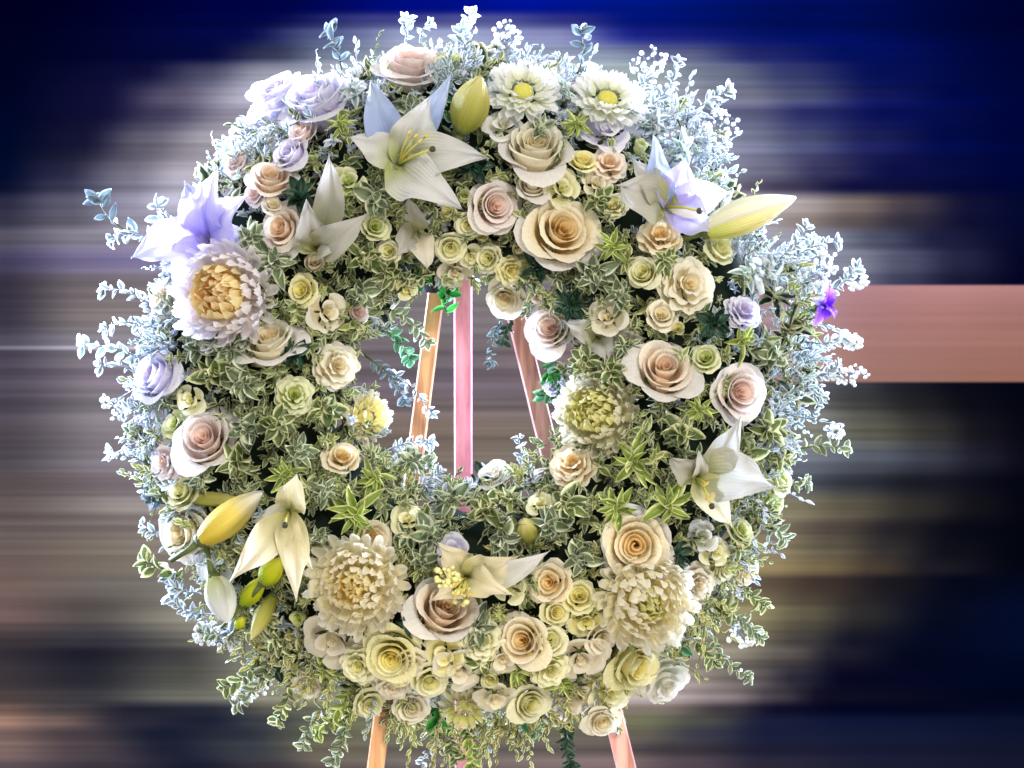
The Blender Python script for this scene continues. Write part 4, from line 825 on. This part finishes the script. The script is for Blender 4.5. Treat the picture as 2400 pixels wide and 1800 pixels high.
rs = [
 (1482, 1080, 74, 'lime', 'bright lime rosette right of the hole, upper of three'), (1568, 1185, 78, 'lime', 'bright lime rosette left of the grey lily'),
 (1446, 1190, 72, 'lime', 'lime rosette above the broad cream-gold rose'), (830, 1205, 82, 'lime', 'lime star-shaped rosette above the lower left chrysanthemum'),
 (668, 1112, 60, 'lime', 'yellow-lime rosette on top of the tattered cream lily'), (462, 812, 66, 'grey', 'grey-green rosette below the orange-hearted chrysanthemum, left one'),
 (540, 818, 66, 'grey', 'grey-green rosette below the orange-hearted chrysanthemum, right one'), (500, 872, 60, 'var', 'variegated rosette above the left blush rose'),
 (570, 900, 60, 'grey', 'grey rosette below the side-facing cream cup'), (1390, 640, 70, 'grey', 'grey-margined rosette right of the largest cream rose'),
 (1450, 690, 56, 'grey', 'grey rosette above the loose cream blossom'), (1440, 580, 60, 'lime', 'green rosette right of the largest cream rose, upper'),
 (1810, 830, 62, 'grey', 'grey-green rosette above the full blush rose'), (1740, 800, 56, 'lime', 'lime rosette over the full blush rose'),
 (1800, 1010, 64, 'var', 'variegated rosette below the full blush rose, right'), (1750, 1075, 60, 'var', 'variegated rosette over the grey lily\'s broad petal'),
 (1830, 1070, 50, 'var', 'variegated rosette on the right edge, mid height'), (1060, 1170, 60, 'grey', 'grey rosette under the pink leg\'s foot'),
 (1140, 1190, 58, 'var', 'variegated rosette below the white flower in the hole'), (1180, 1260, 62, 'grey', 'grey rosette above the lower centre lily'),
 (1290, 1230, 62, 'grey', 'grey rosette left of the broad cream-gold rose'), (1360, 1310, 60, 'grey', 'grey rosette touching the broad cream-gold rose\'s left side'),
 (1330, 1180, 60, 'var', 'variegated rosette below the golden ruffled flower'), (1120, 1480, 70, 'grey', 'grey succulent-like rosette at bottom centre'),
 (1130, 1550, 60, 'var', 'variegated rosette below the grey succulent-like one'), (1220, 1570, 58, 'lime', 'lime rosette at the bottom below the golden rose'),
 (760, 960, 60, 'var', 'variegated rosette left of the pale yellow chrysanthemum'), (650, 990, 64, 'var', 'variegated rosette left inner ring, under the pale green flower'),
 (580, 1010, 64, 'grey', 'grey rosette right of the left blush rose'), (560, 1085, 66, 'var', 'variegated rosette below right of the left blush rose'),
 (700, 1060, 56, 'grey', 'grey rosette left of the golden inner spray rose'), (880, 1120, 60, 'lime', 'lime rosette at the hole\'s lower left'),
 (960, 1080, 50, 'grey', 'grey rosette at the hole\'s lower left rim'), (850, 600, 62, 'var', 'variegated rosette below the half-open grey lily'),
 (910, 640, 60, 'var', 'variegated rosette left of the tiny yellow blossom'), (880, 470, 60, 'grey', 'grey rosette below the white lily\'s left petals'),
 (800, 480, 52, 'var', 'variegated rosette over the half-open lily\'s tall petal'), (960, 260, 56, 'grey', 'grey rosette over the base of the blush-white top rose'),
 (850, 690, 56, 'grey', 'grey rosette at the upper left rim of the hole'), (640, 620, 60, 'grey', 'grey rosette below the apricot rose'),
 (590, 560, 54, 'grey', 'grey rosette between lilac lily and apricot rose'), (610, 700, 60, 'var', 'variegated rosette right of the orange heart'),
 (1430, 870, 60, 'var', 'variegated rosette left of the peach cup rose'), (1370, 850, 56, 'var', 'variegated rosette above the dusty yellow-green chrysanthemum'),
 (1640, 960, 56, 'lime', 'lime rosette left of the full blush rose, below it'), (1600, 1010, 60, 'var', 'variegated rosette above the grey lily'),
 (1270, 300, 44, 'grey', 'grey rosette just above the plump beige rose'), (1350, 290, 46, 'lime', 'yellow-green rosette between the two daisies'),
 (1100, 270, 46, 'grey', 'grey rosette at the foot of the olive lily bud'), (1110, 390, 52, 'dark', 'dark rosette right of the white lily'),
 (1400, 470, 50, 'var', 'variegated rosette below the peach frilled flower'), (1260, 630, 50, 'dark', 'dark rosette directly under the largest cream rose'),
 (1340, 720, 54, 'dark', 'dark rosette right of the hole\'s blush rose'), (700, 460, 56, 'dark', 'dark green rosette left of the half-open lily\'s tall petal'),
 (690, 830, 50, 'dark', 'dark rosette right of the side-facing cream cup'), (1670, 760, 54, 'dark', 'dark rosette above the greenish-white spray rose'),
 (1730, 1280, 46, 'var', 'variegated rosette among the lower right spray roses'), (1700, 1430, 54, 'var', 'variegated rosette at the lower right edge'),
 (830, 1470, 40, 'dark', 'dark rosette under the lower left chrysanthemum'), (960, 1460, 46, 'dark', 'dark rosette left of the peach-cream bottom rose'),
 (620, 1440, 56, 'var', 'variegated rosette beneath the tattered lily, left'), (650, 1500, 58, 'var', 'variegated rosette left of the beige open flower'),
 (760, 1570, 50, 'lime', 'lime rosette under the beige open flower'), (1320, 1600, 50, 'lime', 'olive-lime rosette over the low beige blossoms'),
 (1280, 1530, 52, 'lime', 'olive-lime rosette right of the golden bottom rose'), (1480, 1500, 50, 'lime', 'olive-lime rosette under the lower right chrysanthemum'),
 (1560, 610, 44, 'var', 'variegated rosette between golden frilly and wide cream roses'), (1800, 640, 56, 'glow_white', 'glow-whitened rosette in the right cluster'),
 (1760, 640, 52, 'glow_blue', 'glow-blued rosette beside the lemon spray rose under the white bud'), (1530, 290, 54, 'glow_white', 'glow-whitened rosette right of the right daisy'),
 (1600, 350, 50, 'glow_blue', 'glow-blued rosette above the silver lily'), (1320, 215, 46, 'glow_blue', 'glow-blued rosette between the daisies at the top'),
 (830, 210, 48, 'glow_blue', 'glow-blued rosette right of the lilac-white twin roses'), (800, 290, 48, 'lime', 'green leaf tuft right of the lilac-white twin roses'),
 (440, 690, 44, 'glow_white', 'glow-whitened rosette left of the orange-hearted chrysanthemum'), (400, 650, 44, 'glow_white', 'glow-whitened rosette under the lilac lily'),
 (540, 1490, 44, 'glow_white', 'glow-whitened rosette under the white closed bud'), (620, 1300, 40, 'dark', 'dark rosette behind the tattered lily'),
 (1590, 1300, 44, 'dark', 'dark rosette right of the broad cream-gold rose'), (1010, 1250, 52, 'grey', 'grey rosette below the hole beside the lemon spray rose'),
 (990, 1310, 50, 'grey', 'grey rosette right of the lower left chrysanthemum'), (760, 1150, 50, 'grey', 'grey rosette right of the yellow-lime one'),
 (750, 1260, 40, 'grey', 'grey rosette right of the tattered lily'), (470, 1120, 36, 'grey', 'grey rosette between blush rose and yellow bud'),
]
for a in rs: rosette(*a, n=17 if a[3] == 'lime' else 15, narrow=a[3] == 'lime')

# the leaf masses nobody could count: one object per kind
FOL_GLOW = leaf_mat('foliage_glow_white', (90,110,60), (236,242,252), .3, .8, .3, True)  # pale margins carry the rim glow as leaf colour
TMPL = [grid(lambda u, t, b=b, wd=wd: Vector((u, t*max(.02, wd*math.sin(PI*min(1, .05+.95*u)**.9)**.85 if u < 1 else .02), .6*wd*t*t-b*u*u)), 4, 2) for b, wd in ((.25, .25), (.05, .29), (.45, .22))]
def pale(px, py):  # share of leaves coloured as if whitened by the rim glow
    d, r = ringd(px, py); up = (CY-py)/700
    q = .9*sm((r-470)/260)*(1 if py < 1050 else .45)*(.65+.5*max(0, up))
    if 1180 < px < 1660 and py < 340: q = max(q, .8)
    if px > 1690 and 560 < py < 920: q = max(q, .75)
    return q
def rout(a):
    return 752+40*mnoise.noise(Vector((math.cos(a)*2.2, math.sin(a)*2.2, 1)))+66*max(0, math.sin(a))**6+14*max(0, math.cos(a))+78*math.exp(-(((a+PI) % (2*PI)-PI+.2)/.22)**2)+50*math.exp(-(((a+PI) % (2*PI)-PI+.85)/.16)**2)
class Mass:
    def __init__(s): s.V, s.F, s.E, s.C = [], [], [], []
    def leaf(s, m, c, rr):
        v, f, us, vs = rr.choice(TMPL); o = len(s.V)
        s.V.extend(m @ p for p in v); s.F.extend(tuple(j+o for j in g) for g in f)
        s.E.extend(max(abs(t), 1-min(1, (1-u)*4)) for u, t in zip(us, vs)); s.C.extend([c]*len(v))
    def stem(s, pts, r, c):
        tv, tf = tube(pts, [r]*len(pts), 3); o = len(s.V); s.V.extend(tv); s.F.extend(tuple(j+o for j in g) for g in tf); s.E.extend([0]*len(tv)); s.C.extend([c]*len(tv))
    def build(s, name, label, mat):
        o = obj(name, mesh(name, s.V, s.F, mat, {'e': s.E, 'col': s.C})); o['kind'] = 'stuff'; o['label'] = label
GRN = [(92,114,62), (104,124,76), (120,136,66), (78,100,62), (112,122,84), (138,148,72), (62,84,62), (126,140,96)]
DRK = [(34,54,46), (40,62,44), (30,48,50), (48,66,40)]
OLV = [(146,148,72), (130,134,66), (154,158,86), (114,120,62), (144,138,74)]
GLOW = [(132,152,160), (150,166,182), (120,146,148), (168,178,194), (134,160,148), (112,134,124)]  # leaf tones with the cool rim glow mixed in
def pick(rr, pal): k = rr.uniform(.7, 1.25); return (*[x*k for x in lin(rr.choice(pal))], 1)
green, under, silver = Mass(), Mass(), Mass()  # silver gathers the leaves that have rim glow in their colour
def whorls(count, seed, dark, outk, size, zr):
    rr = random.Random(seed); made = tries = 0
    while made < count and tries < count*30:
        tries += 1
        a = rr.uniform(0, 2*PI); r = math.sqrt(rr.uniform((262+16*max(0, math.sin(a)))**2, rout(a)**2)); px, py = CX+r*math.cos(a), CY+r*math.sin(a)
        if any((px-x)**2+(py-y)**2 < (.66*q)**2 for x, y, q in FLOWERS): continue
        made += 1; glow = not dark and rr.random() < pale(px, py); ms = under if dark else (silver if glow else green)
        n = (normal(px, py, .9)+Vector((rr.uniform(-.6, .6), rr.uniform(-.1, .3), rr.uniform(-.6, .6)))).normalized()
        m = frame(n, rr.uniform(0, 6), P(px, py, bulge(px, py)*outk+rr.uniform(*zr)), 1); c = pick(rr, DRK if dark else GLOW if glow else OLV if py > 1330+rr.uniform(-120, 200) else GRN)
        ws = rr.choice((.75, .9, 1, 1, 1.2, 1.5))
        for i in range(rr.randint(6, 9)):
            an = i*2.4+rr.uniform(-.4, .4); el = rr.uniform(-.1, 1.2)
            ms.leaf(m @ Matrix.Rotation(an, 4, 'Z') @ Matrix.Rotation(-el, 4, 'Y') @ Matrix.Rotation(rr.uniform(-.8, .8), 4, 'X') @ Matrix.Scale(rr.uniform(*size)*S*(.70 if glow else 1)*ws, 4), c, rr)
def fringe(count, seed, inner):
    rr = random.Random(seed)
    for _ in range(count):
        a = rr.uniform(0, 2*PI); r0 = (268 if inner else rout(a)-45)+rr.uniform(-25, 25); sg = -1 if inner else 1
        px, py = CX+r0*math.cos(a), CY+r0*math.sin(a); L = rr.uniform(14, 42) if inner else rr.uniform(30, 74)+70*rr.random()**4
        b = a+(PI if inner else 0)+rr.uniform(-.9, .9); droop = 18 if py > 1250 else 0
        qx, qy = px+L*math.cos(b), py+L*math.sin(b)+droop
        o = rr.uniform(-.03, .05); A = P(px, py, bulge(px, py)*.8+o-.01); B = P(qx, qy, max(0, bulge(qx, qy))*.8+o+rr.uniform(-.02, .02)); Mi = A.lerp(B, .5)+Vector((rr.uniform(-1, 1), 0, rr.uniform(-1, 1)))*.006
        pglow = (.25 if inner else (.85 if py < 1050 else .4 if py < 1300 else .06)); glow = rr.random() < pglow; ms = silver if glow else green
        c = pick(rr, GLOW if glow else OLV if py > 1400 else GRN); ms.stem([A, Mi, B], .0008, c); d = (B-A).normalized(); sd = Vector((d.z, 0, -d.x)).normalized()
        k = rr.randint(6, 10)
        for i in range(k):
            u = .15+.85*i/(k-1); p = A.lerp(Mi, u*2) if u < .5 else Mi.lerp(B, u*2-1); s2 = 1 if i % 2 else -1
            q = (d*rr.uniform(.4, 1.2)+sd*s2*rr.uniform(.4, 1)*(1.2-u)+Vector((0, rr.uniform(-.7, .4), 0))).normalized(); n = Vector((rr.uniform(-.9, .9), -1, rr.uniform(-.9, .9)))
            y = n.cross(q).normalized(); z = q.cross(y); m = Matrix((q, y, z)).transposed().to_4x4(); m.translation = p
            ms.leaf(m @ Matrix.Scale(rr.uniform(11, 21)*S, 4), c, rr)
whorls(2000, 5, False, .92, (14, 27), (-.03, .022))
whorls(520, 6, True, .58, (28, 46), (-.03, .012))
fringe(900, 9, False); fringe(150, 10, True)
green.build('foliage', 'mass of small cream-edged green leaves filling the wreath', FOL)
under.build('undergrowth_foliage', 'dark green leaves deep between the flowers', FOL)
silver.build('glow_white_foliage', 'mass of small glow-whitened leaves along the wreath rim', FOL_GLOW)
